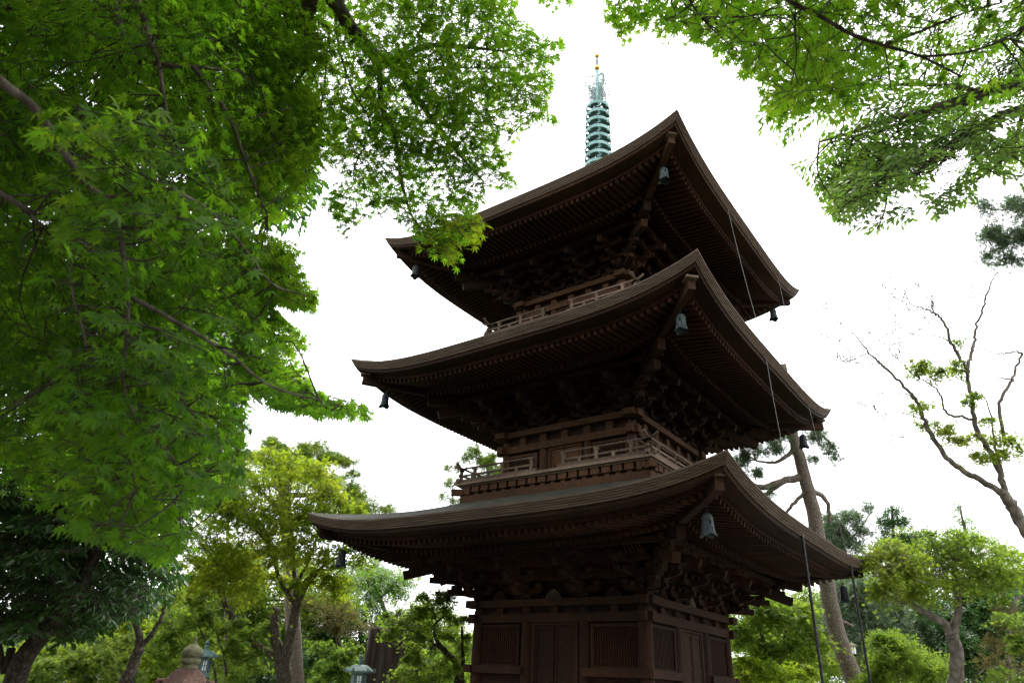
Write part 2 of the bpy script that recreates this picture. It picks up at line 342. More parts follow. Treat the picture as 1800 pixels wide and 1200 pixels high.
        for u in (-b*.66, 0, b*.66, -b/3, b/3): sbox(tb, S, u-.09, u+.09, b-.12, b-.01, zw-.119+e2, zp-.151+e2)
    tb.build('tie_beam', M[wt], pagoda)
    for k in range(4):
        S = side(k)
        # door in the middle bay
        z1 = zw-.36; zb0 = zf
        dw = b/3-.2
        fr = MB()
        for a in (-1, 1): sbox(fr, S, a*dw-.05, a*dw+.05, b-.1, b-.03, zb0, z1)
        sbox(fr, S, -dw-.05, dw+.05, b-.1, b-.025, z1, z1+.07)
        dr = MB()
        for a in (-1, 1):
            x0, x1 = (-dw+.05, -.006) if a < 0 else (.006, dw-.05)
            sbox(dr, S, x0, x1, b-.098, b-.065, zb0, z1)
            for z_ in np.linspace(zb0+.04, z1-.08, 4 if si == 0 else 3): sbox(dr, S, x0+.01, x1-.01, b-.066, b-.05, z_, z_+.05)
            for x_ in (x0+.01, x1-.06): sbox(dr, S, x_, x_+.05, b-.066, b-.048, zb0+.02, z1-.02)
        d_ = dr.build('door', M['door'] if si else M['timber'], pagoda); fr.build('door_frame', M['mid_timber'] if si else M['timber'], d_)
        # latticed windows in the side bays
        for sg in (-1, 1):
            u0 = sg*b*.665; hw = b/3-.24
            za_, zb_ = (2.12, zw-.40) if si == 0 else (zf+.22, zw-.42)
            wn = MB(); nb = 17
            for i in range(nb): 
                uu = u0-hw+2*hw*(i+.5)/nb; sbox(wn, S, uu-.014, uu+.014, b-.085, b-.055, za_, zb_)
            sbox(wn, S, u0-hw, u0+hw, b-.099, b-.089, za_, zb_)
            fw = MB()
            for a in (-1, 1): sbox(fw, S, u0+a*(hw+.035)-.035, u0+a*(hw+.035)+.035, b-.1, b-.02, za_-.06, zb_+.06)
            for z_ in (za_-.06, zb_): sbox(fw, S, u0-hw, u0+hw, b-.1, b-.024, z_, z_+.06)
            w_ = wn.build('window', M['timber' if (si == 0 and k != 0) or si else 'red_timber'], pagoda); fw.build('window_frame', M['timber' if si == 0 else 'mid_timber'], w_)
    # ---------------------------------------------------------------- bracket sets, stepping out three times
    purl = b+1.02; zt = z0-.50; H = zt-zp; st_ = .32
    zl = [zp+H*q for q in (.04, .32, .60, .88)]
    def blk(mb, S, u, d, z, w_=.19, hh=None):
        hh = hh or H*.13
        V = []
        for zz, t in ((z, .62), (z+hh*.45, 1.), (z+hh, 1.)):
            for i, j in ((-1, -1), (-1, 1), (1, 1), (1, -1)): V.append(S(u+i*w_/2*t, d+j*w_/2*t, zz))
        F = [(0, 3, 2, 1), (8, 9, 10, 11)] + [(a*4+q, a*4+(q+1) % 4, a*4+4+(q+1) % 4, a*4+4+q) for a in (0, 1) for q in range(4)]
        mb.add(V, F)
    def arm(mb, S, u, d, z, L, hgt, t=.1, axis=0):
        # bracket arm with rounded lower ends
        pr_ = [(-L, .55), (-L, 1), (L, 1), (L, .55), (L*.86, .22), (L*.6, 0), (-L*.6, 0), (-L*.86, .22)]
        V = []
        for o in (-t/2, t/2):
            for x, y in pr_:
                V.append(S(u+x, d+o, z+y*hgt) if axis == 0 else S(u+o, d+x, z+y*hgt))
        n = 8; mb.add(V, [tuple(range(n)), tuple(range(2*n-1, n-1, -1))]+[(i, i+n, (i+1) % n+n, (i+1) % n) for i in range(n)])
    for k in range(4):
        S = side(k)
        for ci, u in enumerate((-b+.11, -b/3, b/3)):
            mb = MB(); corner = ci == 0
            hh = H*.15
            blk(mb, S, u, b-.1, zp, .26, H*.12)
            for q in range(3):
                z_ = zl[q]+H*.08
                arm(mb, S, u, b+st_*q/2+.02, z_, st_*(q+1)/2+.25, hh, axis=1)
                arm(mb, S, u, b+st_*q, z_+.002, .42, hh)
                for uu in (-.36, 0, .36): blk(mb, S, u+uu, b+st_*q, z_+hh+.003, .16, H*.115)
                blk(mb, S, u, b+st_*(q+1), z_+hh+.003, .16, H*.115)
            arm(mb, S, u, b+st_*3, zl[3]-.02, .42, hh)
            for uu in (-.36, 0, .36): blk(mb, S, u+uu, b+st_*3, zl[3]+hh-.018, .16, H*.1)
            mb.beam(S(u, b+st_*3+.2, zl[2]+.05), S(u, b-.1, zl[3]+.28), .12, .15)   # tail rafter
            if corner:                                                               # corner set turns out on the diagonal
                D = lambda d, z: S(-d, d, z)
                for q in range(3):
                    z_ = zl[q]+H*.08
                    mb.beam(D(b+st_*(q+1)+.16, z_+hh/2), D(b-.3, z_+hh/2), .13, hh)
                    c = D(b+st_*(q+1), z_+hh); mb.box(c+[0, 0, .05], (.2, .2, .09))
                    S2 = side((k+3) % 4)                                             # the same set on the adjoining side
                    arm(mb, S2, b-.11, b+st_*q, z_+.002, .42, hh); arm(mb, S2, b-.11, b+st_*q/2+.02, z_, st_*(q+1)/2+.25, hh, axis=1)
                    for uu in (-.36, 0, .36): blk(mb, S2, b-.11+uu, b+st_*q, z_+hh+.003, .16, H*.115)
                mb.beam(S2(b-.11, b+st_*3+.2, zl[2]+.054), S2(b-.11, b-.1, zl[3]+.284), .12, .15)
                mb.beam(D(b+1.25, zl[2]-.05), D(b, zl[3]+.2), .16, .2)
                mb.beam(D(b+.62, zl[1]+.10), D(b, zl[2]+.2), .15, .17)
            mb.build('bracket_set', M['timber'], pagoda)
    pm = MB(); cv = MB()
    for k in range(4):
        S = side(k); e2 = .003*(k % 2)
        for q, zz in ((0, zl[1]+.1), (1, zl[2]+.1), (3, zt-.02)):
            dd = b+st_*q; sbox(pm, S, -dd-.3, dd+.3, dd-.06, dd+.06, zz+e2, zz+H*.11+e2)
        # ribbed cove boards between the steps
        for q, (dA, dB, zA, zB) in enumerate(((b+.02, b+st_+.0, zl[1]+.17, zl[2]+.08), (b+st_*1.1, b+st_*3-.04, zl[2]+.16, zt+.05))):
            nr = int(2*dA/.085)
            for i in range(nr):
                u = -dA+2*dA*(i+.5)/nr
                pts = [S(u, dA+(dB-dA)*math.sin(a)**1.0, zA+(zB-zA)*(1-math.cos(a))) for a in np.linspace(0, PI/2, 5)]
                cv.tube(pts, .017, n=4, cap=False)
    pm.build('purlin', M['timber'], pagoda); cv.build('cove_ribs', M['red_timber'], pagoda)
    # carved struts between the bracket sets
    for k in range(4):
        S = side(k)
        for u in (-b*.665, 0, b*.665):
            mb = MB(); pts = [(-.26, 0), (-.2, .02), (-.15, .12), (-.06, .19), (0, .215), (.06, .19), (.15, .12), (.2, .02), (.26, 0), (.2, .0), (.1, -.0), (0, 0), (-.1, 0), (-.2, 0)]
            V = [S(u+x, b-.02+o, zp+y*H*1.1) for o in (0, .05) for x, y in pts[:9]]
            mb.add(V, [tuple(range(9)), tuple(range(17, 8, -1))]+[(i, i+9, (i+1) % 9+9, (i+1) % 9) for i in range(9)])
            for _ in range(16):
                rr = random.Random(int(u*100)+_*7+k); x = rr.uniform(-.13, .13); y = rr.uniform(.02, .15-abs(x)*.5)
                mb.tube([S(u+x, b+.03, zp+y), S(u+x+rr.uniform(-.05, .05), b+.055, zp+y+rr.uniform(-.02, .05))], [.018, .008], n=5)
            mb.build('carved_strut', M['carving'] if (u == 0 and si == 0) else M['timber'], pagoda)
near_rafters.sort(key=lambda t: t[0])
for i, (key, si, rf, a_, b_) in enumerate(near_rafters):
    if i < 100:
        mb = MB(); mb.beam(a_, b_, .075, .09); mb.build('rafter', M['red_timber'], rf)
    else: far_rafters.beam(a_, b_, .075, .09)
far_rafters.build('rafter', M['red_timber'], pagoda, kind='stuff')
# balconies with broken railings round the two upper storeys
for bi, (B, zb0, zd, zr_) in enumerate(((2.70, 5.80, 6.22, 6.68), (2.38, 10.12, 10.55, 11.0))):
    dk = MB(); sk = MB(); bl = MB()
    dk.box((0, 0, zd+.045), (2*B+.14, 2*B+.14, .07)); dk.box((0, 0, zd-.0), (2*B+.02, 2*B+.02, .06))
    for k in range(4):
        S = side(k); e2 = .002*(k % 2)
        sbox(sk, S, -B+.04, B-.04, B-.16, B-.03, zb0-.06, zb0+.17+e2)
        sbox(sk, S, -B+.0, B-.0, B-.34, B-.22, zb0+.19, zd-.03)
        sbox(sk, S, -B-.28, B+.28, B-.15, B-.02, zd-.13+e2, zd-.05+e2) if False else None
        n_ = int(2*B/.29)
        for i in range(n_):
            u = -B+.1+(2*B-.2)*(i+.5)/n_
            sbox(bl, S, u-.11, u+.11, B-.17, B-.01, zb0+.235, zd-.04)
            sbox(bl, S, u-.06, u+.06, B-.16, B-.05, zb0+.17, zb0+.237)
        V1 = S(-B-.02, B+.02, zd-.16); V0 = S(-B+.5, B-.5, zd-.12)
        dirn = (V1-V0)/np.linalg.norm(V1-V0); bl.beam(V1+dirn*.16, V0, .16, .15)
    D_ = dk.build('balcony_deck', M['grey_timber'], pagoda); sk.build('balcony_skirt', M['mid_timber'], D_); bl.build('balcony_blocks', M['mid_timber'], D_)
    for k in range(4):
        S = side(k); gap = .42
        for sg in (-1, 1):
            rl = MB(); e = B-.03; q = .012*(k % 2)
            hr_ = zr_-zd
            def L(u, z): return S(sg*u, e, z)
            rl.beam(L(gap-.12, zd+.125+q), L(B+.12, zd+.125+q), .085, .09)
            rl.beam(L(gap-.02, zd+hr_*.60+q), L(B+.06, zd+hr_*.60+q), .045, .05)
            pts = [L(gap-.06, zr_+q), L(B*.5, zr_+q), L(B-.02, zr_+.005+q), L(B+.08, zr_+.03+q), L(B+.2, zr_+.10+q)]
            rl.tube(pts, [.027, .027, .027, .028, .033], n=8)
            R_ = rl.build('railing', M['grey_timber'], pagoda)
            for i, u in enumerate(np.linspace(gap+.04, B-.03, 6)):
                pm_ = MB(); tall = i % 2 == 0 or i == 5
                pm_.beam(L(u, zd+.17), L(u, zr_-.02 if tall else zd+hr_*.6), .07, .07, up=(1, .3, 0))
                if tall: pm_.box(L(u, zr_-.045), (.10, .10, .035))
                pm_.build('railing_post', M['grey_timber'], R_)
# spire
sp0 = MB(); sp0.box((0, 0, 15.95), (.95, .95, .42)); sp0.box((0, 0, 16.19), (1.08, 1.08, .07)); sp0.build('spire_base', M['dark_verdigris'], pagoda)
bo = MB(); bo.lathe([(.46, 16.22), (.45, 16.35), (.36, 16.5), (.2, 16.58), (.3, 16.64), (.42, 16.7), (.30, 16.72), (.09, 16.74)]); bo.build('spire_bowl', M['verdigris'], pagoda, smooth=True)
po = MB(); po.tube([(0, 0, 16.6), (0, 0, 20.6), (0, 0, 21.95)], [.085, .085, .045], n=12); po.build('spire_pole', M['verdigris'], pagoda, smooth=True)
for i in range(9):
    z = 16.95+i*.375; r = .475-.0085*i
    mb = MB(); n = 32
    mb.lathe([(r, z), (r+.012, z+.11), (r-.012, z+.112), (r-.03, z), (r, z)], n=n)
    rg = mb.build('spire_ring', M['verdigris'], pagoda, smooth=False)
    hb = MB(); hb.lathe([(.09, z-.02), (.16, z+.0), (.16, z+.07), (.09, z+.1)], n=16); hb.lathe([(r-.02, z+.035), (r*.52, z+.05), (r*.52, z+.062), (r-.02, z+.047)], n=n, skip=lambda i_, k_: k_ % 8 in (3, 4))
    for a in range(8):
        c_, s__ = math.cos(a*PI/4+.2), math.sin(a*PI/4+.2)
        hb.beam((.1*c_, .1*s__, z+.04), (r*.95*c_, r*.95*s__, z+.045), .045, .03)
        c2, s2 = math.cos(a*PI/4+.59), math.sin(a*PI/4+.59)
        hb.beam((r*.97*c2, r*.97*s2, z), (r*.97*c2, r*.97*s2, z-.07), .05, .018, up=(c2, s2, 0))
    hb.build('ring_spokes', M['dark_verdigris'], rg)
M['suien'] = solid('grey green filigree', [(.3, (.13, .18, .18)), (.7, (.28, .35, .34))], nscale=6, rough=.6)
for a in range(4):
    mb = MB(); th = a*PI/2+PI/4+.25
    ex = np.array([math.cos(th), math.sin(th), 0])
    P = lambda r, z: ex*r+np.array([0, 0, 20.12+z])
    mb.tube([P(.06, -.02), P(.43, .22), P(.45, .3)], .018, n=5)
    out_ = [P(.43+.03*math.sin(t*2), .25+t) for t in np.linspace(0, .55, 6)]+[P(.43*math.cos(t)**.8+.02, .8+.62*math.sin(t)) for t in np.linspace(.1, 1.45, 9)]
    mb.tube(out_, .017, n=4)
    mb.tube([P(.3*math.cos(t)+.04, .6+.5*math.sin(t)) for t in np.linspace(-.7, 1.5, 10)], .017, n=4)
    mb.tube([P(.18*math.cos(t)+.05, .5+.3*math.sin(t)) for t in np.linspace(-1, 1.5, 9)], .015, n=4)
    for t in np.linspace(.0, 1.4, 8):
        p = P(.45*math.cos(t)+.03, .8+.66*math.sin(t)); o = p+ex*.05*math.cos(t)+np.array([0, 0, .07])
        mb.tube([p-(o-p)*.2, (p+o)/2, o], [.010, .034, .006], n=5)
        mb.tube([P(.1+.1*math.cos(t), .45+.2*t), P(.2+.1*math.sin(3*t), .55+.25*t), p], [.014, .014, .011], n=4)
    for t in np.linspace(.25, .85, 6):
        for r in (.12, .22, .33): 
            mb.tube([P(r+.05*math.cos(q), t+.05*math.sin(q)) for q in np.linspace(0, 5.4, 8)], .014, n=4)
    mb.build('spire_flame', M['suien'], pagoda)
def orb(z, r):
    mb = MB(); mb.lathe([(.001, z-r*1.0), (r*.5, z-r*.9), (r*.92, z-r*.45), (r, z), (r*.88, z+r*.5), (r*.5, z+r*.86), (r*.12, z+r*1.1), (.001, z+r*1.35)], n=20); mb.build('spire_orb', M['gold'], pagoda, smooth=True)
orb(22.05, .11); orb(22.66, .092)
mb = MB(); mb.tube([(0, 0, 22.15), (0, 0, 22.4), (0, 0, 22.6)], [.05, .06, .03], n=10); mb.build('spire_neck', M['suien'], pagoda)
# ------------------------------------------------------------------ wind bells
def make_bell(label, loc):
    t = thing('wind_bell', label, 'bell', loc, 'bronze wind bells under the eaves corners')
    prof = [(.02, 0), (.06, -.01), (.092, -.04), (.104, -.08), (.108, -.14), (.112, -.22), (.118, -.29), (.128, -.35), (.150, -.40), (.166, -.43)]
    def mod(i, a, r, z):
        s_ = (i/9)**3; return r*(1+.07*s_*math.cos(4*a)), z-.026*s_*math.cos(4*a)
    mb = MB(); mb.lathe(prof, n=32, mod=mod, skip=lambda i, k: (i == 4 and k % 8 in (3, 4)) or (i == 6 and k % 4 == 1))
    mb.lathe([(r-.014, z-.006) for r, z in prof[1:]][::-1], n=32, mod=lambda i, a, r, z: mod(9-i-0, a, r, z), skip=lambda i, k: (8-i-1 == 3 and k % 8 in (3, 4)))
    for z in (-.10, -.17, -.25): mb.lathe([(.111, z+.006), (.119, z), (.113, z-.008)], n=32)
    def put(mb_, name, mat, smooth=False):
        o = mb_.build(name, mat, t, smooth=smooth); o.matrix_parent_inverse = Matrix(); return o
    put(mb, 'bell_body', M['bell'], True)
    c = MB(); c.tube([(0, 0, -.02), (0, 0, -.30)], .006, n=5); c.lathe([(.001, -.27), (.022, -.3), (.03, -.34), (.001, -.37)], n=10); put(c, 'clapper', M['iron'])
    hk = MB(); hk.tube([(0.03*math.sin(a), 0, .03-.035*math.cos(a)) for a in np.linspace(0, 6.2, 9)], .007, n=5); hk.tube([(0, 0, .06), (.004, .01, .11), (0, 0, .17)], .008, n=5); put(hk, 'hook', M['iron'])
    t.scale = (.88, .88, .88)
    return t
def dup(root, loc, label):
    r = root.copy(); scene.collection.objects.link(r); r.location = [float(v) for v in loc]; r['label'] = label
    for ch in root.children:
        c = ch.copy(); scene.collection.objects.link(c); c.parent = r
    return r
bd = [(4.60, 4.44), (4.23, 8.58), (3.96, 12.70)]
cn = [('near', (1, -1)), ('left', (-1, -1)), ('right', (1, 1))]
st_n = ['lowest', 'middle', 'topmost']
bell0 = None
for i, (d, z) in enumerate(bd):
    for nm, (sx, sy) in cn:
        lb = f'green bronze wind bell hanging under the {nm} corner of the {st_n[i]} pagoda roof'
        loc = (sx*d, sy*d, z)
        if bell0 is None: bell0 = make_bell(lb, loc)
        else: o = dup(bell0, loc, lb); o.rotation_euler.z = .6*i+.35*sx
# ------------------------------------------------------------------ cables and drain chains on the right side
H_ = [s['h'] for s in STO]
r3 = [on_plane(1278, 362, 0, H_[2]-.1), on_plane(1366, 480, 0, H_[2]-.1)]
r2 = [on_plane(1344, 613, 0, H_[1]-.1), on_plane(1420, 706, 0, H_[1]-.1)]
r1 = [on_plane(1409, 940, 0, H_[0]-.1), on_plane(1494, 990, 0, H_[0]-.1)]
names = ['nearer', 'farther']
for i in range(2):
    def sagline(a, b_, n=12, s_=.12): return [a+(b_-a)*t+np.array([0.0, -s_*math.sin(PI*t), 0]) for t in np.linspace(0, 1, n)]
    t = thing('hanging_cable', f'thin grey cable on the pagoda, the {names[i]} to the near corner', 'cable', r3[i], 'thin cables running down between the roof edges')
    mb = MB(); mb.tube(sagline(r3[i], r2[i]), .006, n=5); mb.tube(sagline(r2[i]+[0, 0, -.02], r1[i]), .006, n=5); mb.build('cable_line', M['cable'], t)
    for a_ in (r3[i], r2[i]):
        mb = MB(); mb.beam(a_+[.03, 0, 0], a_+[-.52, -.05, -.04], .022, .022); mb.tube([a_+[.1, .05, .12], a_+[.02, 0, 0]], .012, n=5); mb.box(a_, (.06, .06, .06)); mb.build('cable_bracket', M['rod'], t)
    p = r1[i]
    t = thing('downpipe', f'dark pole dropping from the lowest roof edge on the right, {names[i]} to the near corner', 'downpipe', (p[0], p[1], 0), 'dark poles hanging below the lowest eaves')
    mb = MB(); mb.tube([p+[.0, 0, .0], p+[.01, 0, -.04], (p[0]+.02, p[1], 0)], [.024, .028, .028], n=8); mb.build('pole', M['iron'], t)
    mb = MB(); mb.beam(p+[.03, 0, 0.02], p+[-.45, -.04, 0], .024, .024); mb.box(p, (.07, .07, .07)); mb.tube([p+[-.05, .0, .12], p+[-.03, 0, 0]], .014, n=5); mb.build('pole_bracket', M['iron'], t)
    for z_ in np.arange(.6, p[2]-.3, .55):
        mb = MB(); mb.tube([(p[0]+.02, p[1], z_), (p[0]+.02, p[1], z_+.03)], .036, n=8); mb.build('pole_collar', M['iron'], t)
# ------------------------------------------------------------------ vegetation helpers
def tri_mesh(name, V, F, mat, parent=None, **kw):
    me = bpy.data.meshes.new(name); nf = len(F)
    me.vertices.add(len(V)); me.vertices.foreach_set('co', np.ascontiguousarray(V, np.float32).ravel())
    me.loops.add(nf*3); me.loops.foreach_set('vertex_index', np.ascontiguousarray(F, np.int32).ravel())
    me.polygons.add(nf); me.polygons.foreach_set('loop_start', np.arange(0, nf*3, 3, dtype=np.int32))
    me.materials.append(mat); me.update(calc_edges=True)
    return link(bpy.data.objects.new(name, me), parent, **kw)
def unit(a): return a/(np.linalg.norm(a, axis=-1, keepdims=True)+1e-9)
def leaf_arrays(P, X, Nn, S, T):
    TV, TF = T; Y = unit(np.cross(Nn, X)); X = unit(X); Nn = unit(np.cross(X, Y))
    kz = np.random.default_rng(len(P)).uniform(.1, 1.9, (len(P), 1, 1))
    V = P[:, None, :]+S[:, None, None]*(TV[None, :, 0, None]*Y[:, None, :]+TV[None, :, 1, None]*X[:, None, :]+kz*TV[None, :, 2, None]*Nn[:, None, :])
    F = TF[None]+(np.arange(len(P))*len(TV))[:, None, None]
    return V.reshape(-1, 3), F.reshape(-1, 3)
def star(lobes, sinus=.3, wide=False, droop=.18, wk=.135):
    # lobes: (angle deg, length); rim of a palmate leaf as a fan from its centre
    rim = []
    n = len(lobes)
    rim.append((0, -.04, 0))
    for i, (a, L) in enumerate(lobes):
        a = math.radians(a)
        if wide:
            for da in (-.145, .145):
                pass
            w_ = wk*L+.02
            c = np.array([math.sin(a), math.cos(a)]); p = np.array([c[1], -c[0]])
            q1 = c*L*.52-p*w_; q2 = c*L*.52+p*w_
            rim.append((q1[0], q1[1], -.25*droop)); rim.append((c[0]*L, c[1]*L, -droop*L*L*1.3)); rim.append((q2[0], q2[1], -.25*droop))
        else: rim.append((L*math.sin(a), L*math.cos(a), -droop*L*L))
        if i < n-1:
            a2 = (a+math.radians(lobes[i+1][0]))/2; s_ = sinus*min(1, (L+lobes[i+1][1])/1.5)
            rim.append((s_*math.sin(a2), s_*math.cos(a2), -.02))
    V = np.array([(0, .06, .03)]+rim); m = len(rim)
    F = np.array([(0, 1+(i+1) % m, 1+i) for i in range(m)])
    # keep lobes in angular order without overlaps
    return V, F
T_MAPLE = star([(-122, .42), (-78, .72), (-38, .92), (0, 1.0), (38, .92), (78, .72), (122, .42)], .35, wide=True)
T_MAPLEN = star([(-124, .38), (-80, .72), (-38, .94), (0, 1.0), (38, .94), (80, .72), (124, .38)], .25, wide=True, wk=.088)
T_MAPLEM = star([(-124, .40), (-80, .72), (-38, .94), (0, 1.0), (38, .94), (80, .72), (124, .40)], .29, wide=True, wk=.105)
T_MAPLE2 = star([(-118, .45), (-78, .72), (-38, .92), (0, 1.0), (38, .92), (78, .72), (118, .45)], .36)
T_STAR5 = star([(-95, .7), (-45, .9), (0, 1.0), (45, .9), (95, .7)], .34)
def sprig(n, spread, L=1., w_=.16, z=0.1, seed=1):
    r = np.random.default_rng(seed); V = []; F = []
    for i in range(n):
        a = math.radians(spread*((i+.5)/n-.5)*2)+r.normal()*.08; l_ = L*(.75+.25*math.cos(a))*r.uniform(.8, 1.0)
        c = np.array([math.sin(a), math.cos(a)]); p = np.array([c[1], -c[0]]); b0 = np.array([0, (i % 3)*.14])
        k = len(V); zz = r.uniform(-z, z)
        for q, e, h in ((.08, 0, 0), (.5, -w_, .05), (1., 0, zz-.08), (.5, w_, .05)):
            v = b0+c*l_*q+p*e; V.append((v[0], v[1], zz*q+h*.5))
        F += [(k, k+1, k+2), (k, k+2, k+3)]
    return np.array(V), np.array(F)
T_SPRIG3 = sprig(3, 60, w_=.15)
T_SPRIG5 = sprig(5, 105, w_=.11, z=.25, seed=4)
T_SPRIG7 = sprig(7, 120, w_=.085, z=.3, seed=9)
T_OVAL = (np.array([(0, 0, 0), (-.16, .25, .03), (-.2, .55, .04), (-.1, .85, 0), (0, 1, -.06), (.1, .85, 0), (.2, .55, .04), (.16, .25, .03)]), np.array([(0, i, i+1) for i in range(1, 7)]))
T_LANCE = (np.array([(0, 0, 0), (-.11, .3, .05), (-.10, .62, .0), (0, 1, -.12), (.10, .62, .0), (.11, .3, .05)]), np.array([(0, 2, 1), (0, 3, 2), (0, 4, 3), (0, 5, 4)]))
def needles(n, seed=3):
    r = np.random.default_rng(seed); V = []; F = []
    for i in range(n):
        d = unit(np.array([r.normal()*.55, r.uniform(.25, 1.0), r.normal()*.55])); p = unit(np.cross(d, r.normal(size=3)))*.035
        b0 = np.array([0, r.uniform(-.3, .2), 0]); k = len(V); V += [b0-p, b0+p, b0+d*r.uniform(.75, 1)]; F.append((k, k+1, k+2))
    return np.array(V), np.array(F)
T_NEEDLE = needles(11)
T_CEDAR = sprig(6, 80, w_=.07, z=.3, seed=12)
def tarea(T):
    V, F = T; return sum(np.linalg.norm(np.cross(V[b]-V[a], V[c]-V[a]))/2 for a, b, c in F)
def in_poly(px, py, poly):
    ins = np.zeros(len(px), bool); n = len(poly); j = n-1
    for i in range(n):
        xi, yi = poly[i]; xj, yj = poly[j]
        c = ((yi > py) != (yj > py)) & (px < (xj-xi)*(py-yi)/((yj-yi) if yj != yi else 1e-9)+xi); ins ^= c; j = i
    return ins
def smooth_path(pts, n=6, jit=0.0, r=None):
    pts = np.asarray(pts, float); m = len(pts)
    if m < 3: pts = np.vstack([pts[0], (pts[0]+pts[-1])/2, pts[-1]]); m = 3
    P = np.vstack([2*pts[0]-pts[1], pts, 2*pts[-1]-pts[-2]]); out_ = []
    for i in range(1, m):
        p0, p1, p2, p3 = P[i-1], P[i], P[i+1], P[i+2]
        for t in np.arange(n)/n: out_.append(.5*((2*p1)+(-p0+p2)*t+(2*p0-5*p1+4*p2-p3)*t*t+(-p0+3*p1-3*p2+p3)*t**3))
    out_.append(pts[-1]); out_ = np.array(out_)
    if jit and r is not None: out_[1:-1] += r.normal(size=out_[1:-1].shape)*jit
    return out_
def px_path(path, dist):   # [(px,py) or (px,py,dist)] -> points at real distances
    return np.array([at(p[0], p[1], p[2] if len(p) > 2 else dist) for p in path])
def branch_mb(mb, path, dist, w0, w1, n=8, jit=0.0, r=None):
    P = smooth_path(px_path(path, dist), jit=jit, r=r); mb.tube(P, np.linspace(w0, w1, len(P)), n=n); return P
def twigs(mb, p, d, L, r_, rg, depth):
    pts = [p]; q = p.copy(); dd = d.copy()
    for i in range(4):
        dd = unit(dd+rg.normal(size=3)*.22+np.array([0, 0, .05])); q = q+dd*L/4; pts.append(q.copy())
    mb.tube(pts, np.maximum(.0048, np.linspace(r_, r_*.45, 5)), n=4, cap=False)
    if depth > 0:
        for i in (1, 2, 3, 4):
            for _ in range(1 if i < 4 else 2):
                twigs(mb, pts[i], unit(dd+rg.normal(size=3)*.75), L*rg.uniform(.5, .75), r_*.5, rg, depth-1)
def tree(label, cat, dist, trunks, crown, T, size, mat, cover=2.0, barkm='bark', name='tree', clump=.5, flat=.28, depth=1.0, group=None,
         base=None, limb=True, seed=0, tilt=.75, droop=.25, base_r=.18, hang=0.0, spread=None, nclump=None, limb_r=.025, poly=None, out_w=.7):
    """trunks: [(path, r0, r1)], crown: [(px,py,rx,ry[,ddist])] in photograph pixels placed at the tree's own distance (metres)"""
    rg = np.random.default_rng(seed+100)
    tp, r0, r1 = trunks[0]
    b0 = at(*tp[0][:2], tp[0][2] if len(tp[0]) > 2 else dist)
    gx = base if base is not None else (b0[0], b0[1])
    t = thing(name, label, cat, (gx[0], gx[1], 0), group)
    mb = MB(); anchors = []
    P = smooth_path(np.vstack([[gx[0], gx[1], -.1], px_path(tp, dist)]), jit=.012, r=rg); rr = np.linspace(r0, r1, len(P)); rr[:3] *= [1.35, 1.12, 1.03]
    mb.tube(P, rr, n=14); anchors.append(P[len(P)//3:])
    mb.build('trunk', M[barkm], t, smooth=True)
    for path, a, b_ in trunks[1:]:
        mb = MB(); P = branch_mb(mb, path, dist, a, b_, n=10, jit=.01, r=rg); anchors.append(P); mb.build('branch', M[barkm], t, smooth=True)
    A = np.vstack(anchors)
    Ps, Xs, Ns, Ss = [], [], [], []; lm = MB(); la = tarea(T)*size*size*.75
    for cr in crown:
        cx, cy, rx, ry = cr[:4]; dd = dist+(cr[4] if len(cr) > 4 else 0); sc = dd/FF
        RX, RY = rx*sc, ry*sc; RZ = depth*.5*(RX+RY); c = at(cx, cy, dd)
        n = int(cover*2.6*PI*RX*RY/la)
        cl = min(clump, .6*min(RX, RZ)+.05)
        K = nclump or max(4, int(1.6*RX*RZ*RY/(cl*cl*max(cl*flat*2.2, .12))*.5)); K = int(min(K*1.7, 420))
        d3 = unit(rg.normal(size=(K, 3)))*(rg.uniform(size=(K, 1))**(1/3)*(1-out_w)+out_w*rg.uniform(size=(K, 1))**.2*.92)
        C3 = c+Rv*(d3[:, :1]*(RX-cl*.5*min(1, RX))) + Uv*(d3[:, 1:2]*(RY-cl*flat)) + Fv*(d3[:, 2:]*RZ)
        m = max(3, n//K); wts = rg.uniform(.35, 1.5, K)
        for i in range(K):
            mi = max(2, int(m*wts[i])); cr_ = cl*rg.uniform(.45, 1.35)
            a = rg.uniform(0, 2*PI, mi); q = np.abs(rg.normal(size=mi))*cr_*.62
            tl = rg.normal(size=2)*.28
            off = np.stack([q*np.cos(a), q*np.sin(a), rg.normal(size=mi)*(cr_*flat*.55+size*.25)-droop*np.minimum(q*q/cr_, cr_*1.5)], 1); off[:, 2] += off[:, 0]*tl[0]+off[:, 1]*tl[1]
            outd = np.stack([np.cos(a), np.sin(a), -.25-.9*hang+0*a], 1)+rg.normal(size=(mi, 3))*.5
            nn = np.stack([tl[0]+rg.normal(size=mi)*tilt+.3*np.cos(a), rg.normal(size=mi)*tilt+.3*np.sin(a), np.ones(mi)], 1)
            Ps.append(C3[i]+off); Xs.append(outd); Ns.append(nn); Ss.append(size*rg.uniform(.6, 1.15, mi))
            if limb and i % 2 == 0:
                j = np.argmin(np.linalg.norm(A-C3[i], axis=1)+rg.uniform(0, .8)); p = A[j]; L = np.linalg.norm(C3[i]-p)
                if L < 6.0*limb_r/.025 and L > .1:
                    mid = (p+C3[i])/2+rg.normal(size=3)*L*.09+np.array([0, 0, -.06*L]); pp = smooth_path([p, mid, C3[i]], 4)
                    lm.tube(pp, np.linspace(limb_r*(.5+.35*min(L, 3)), .006, len(pp)), n=5, cap=False)
                    for _ in range(3):
                        e = C3[i]+rg.normal(size=3)*[cr_*.5, cr_*.5, cr_*.12]; lm.tube([pp[-3], (pp[-3]+e)/2+rg.normal(size=3)*.02, e], [.008, .006, .003], n=3, cap=False)
    if lm.v: lm.build('twig', M[barkm], t, kind='stuff')
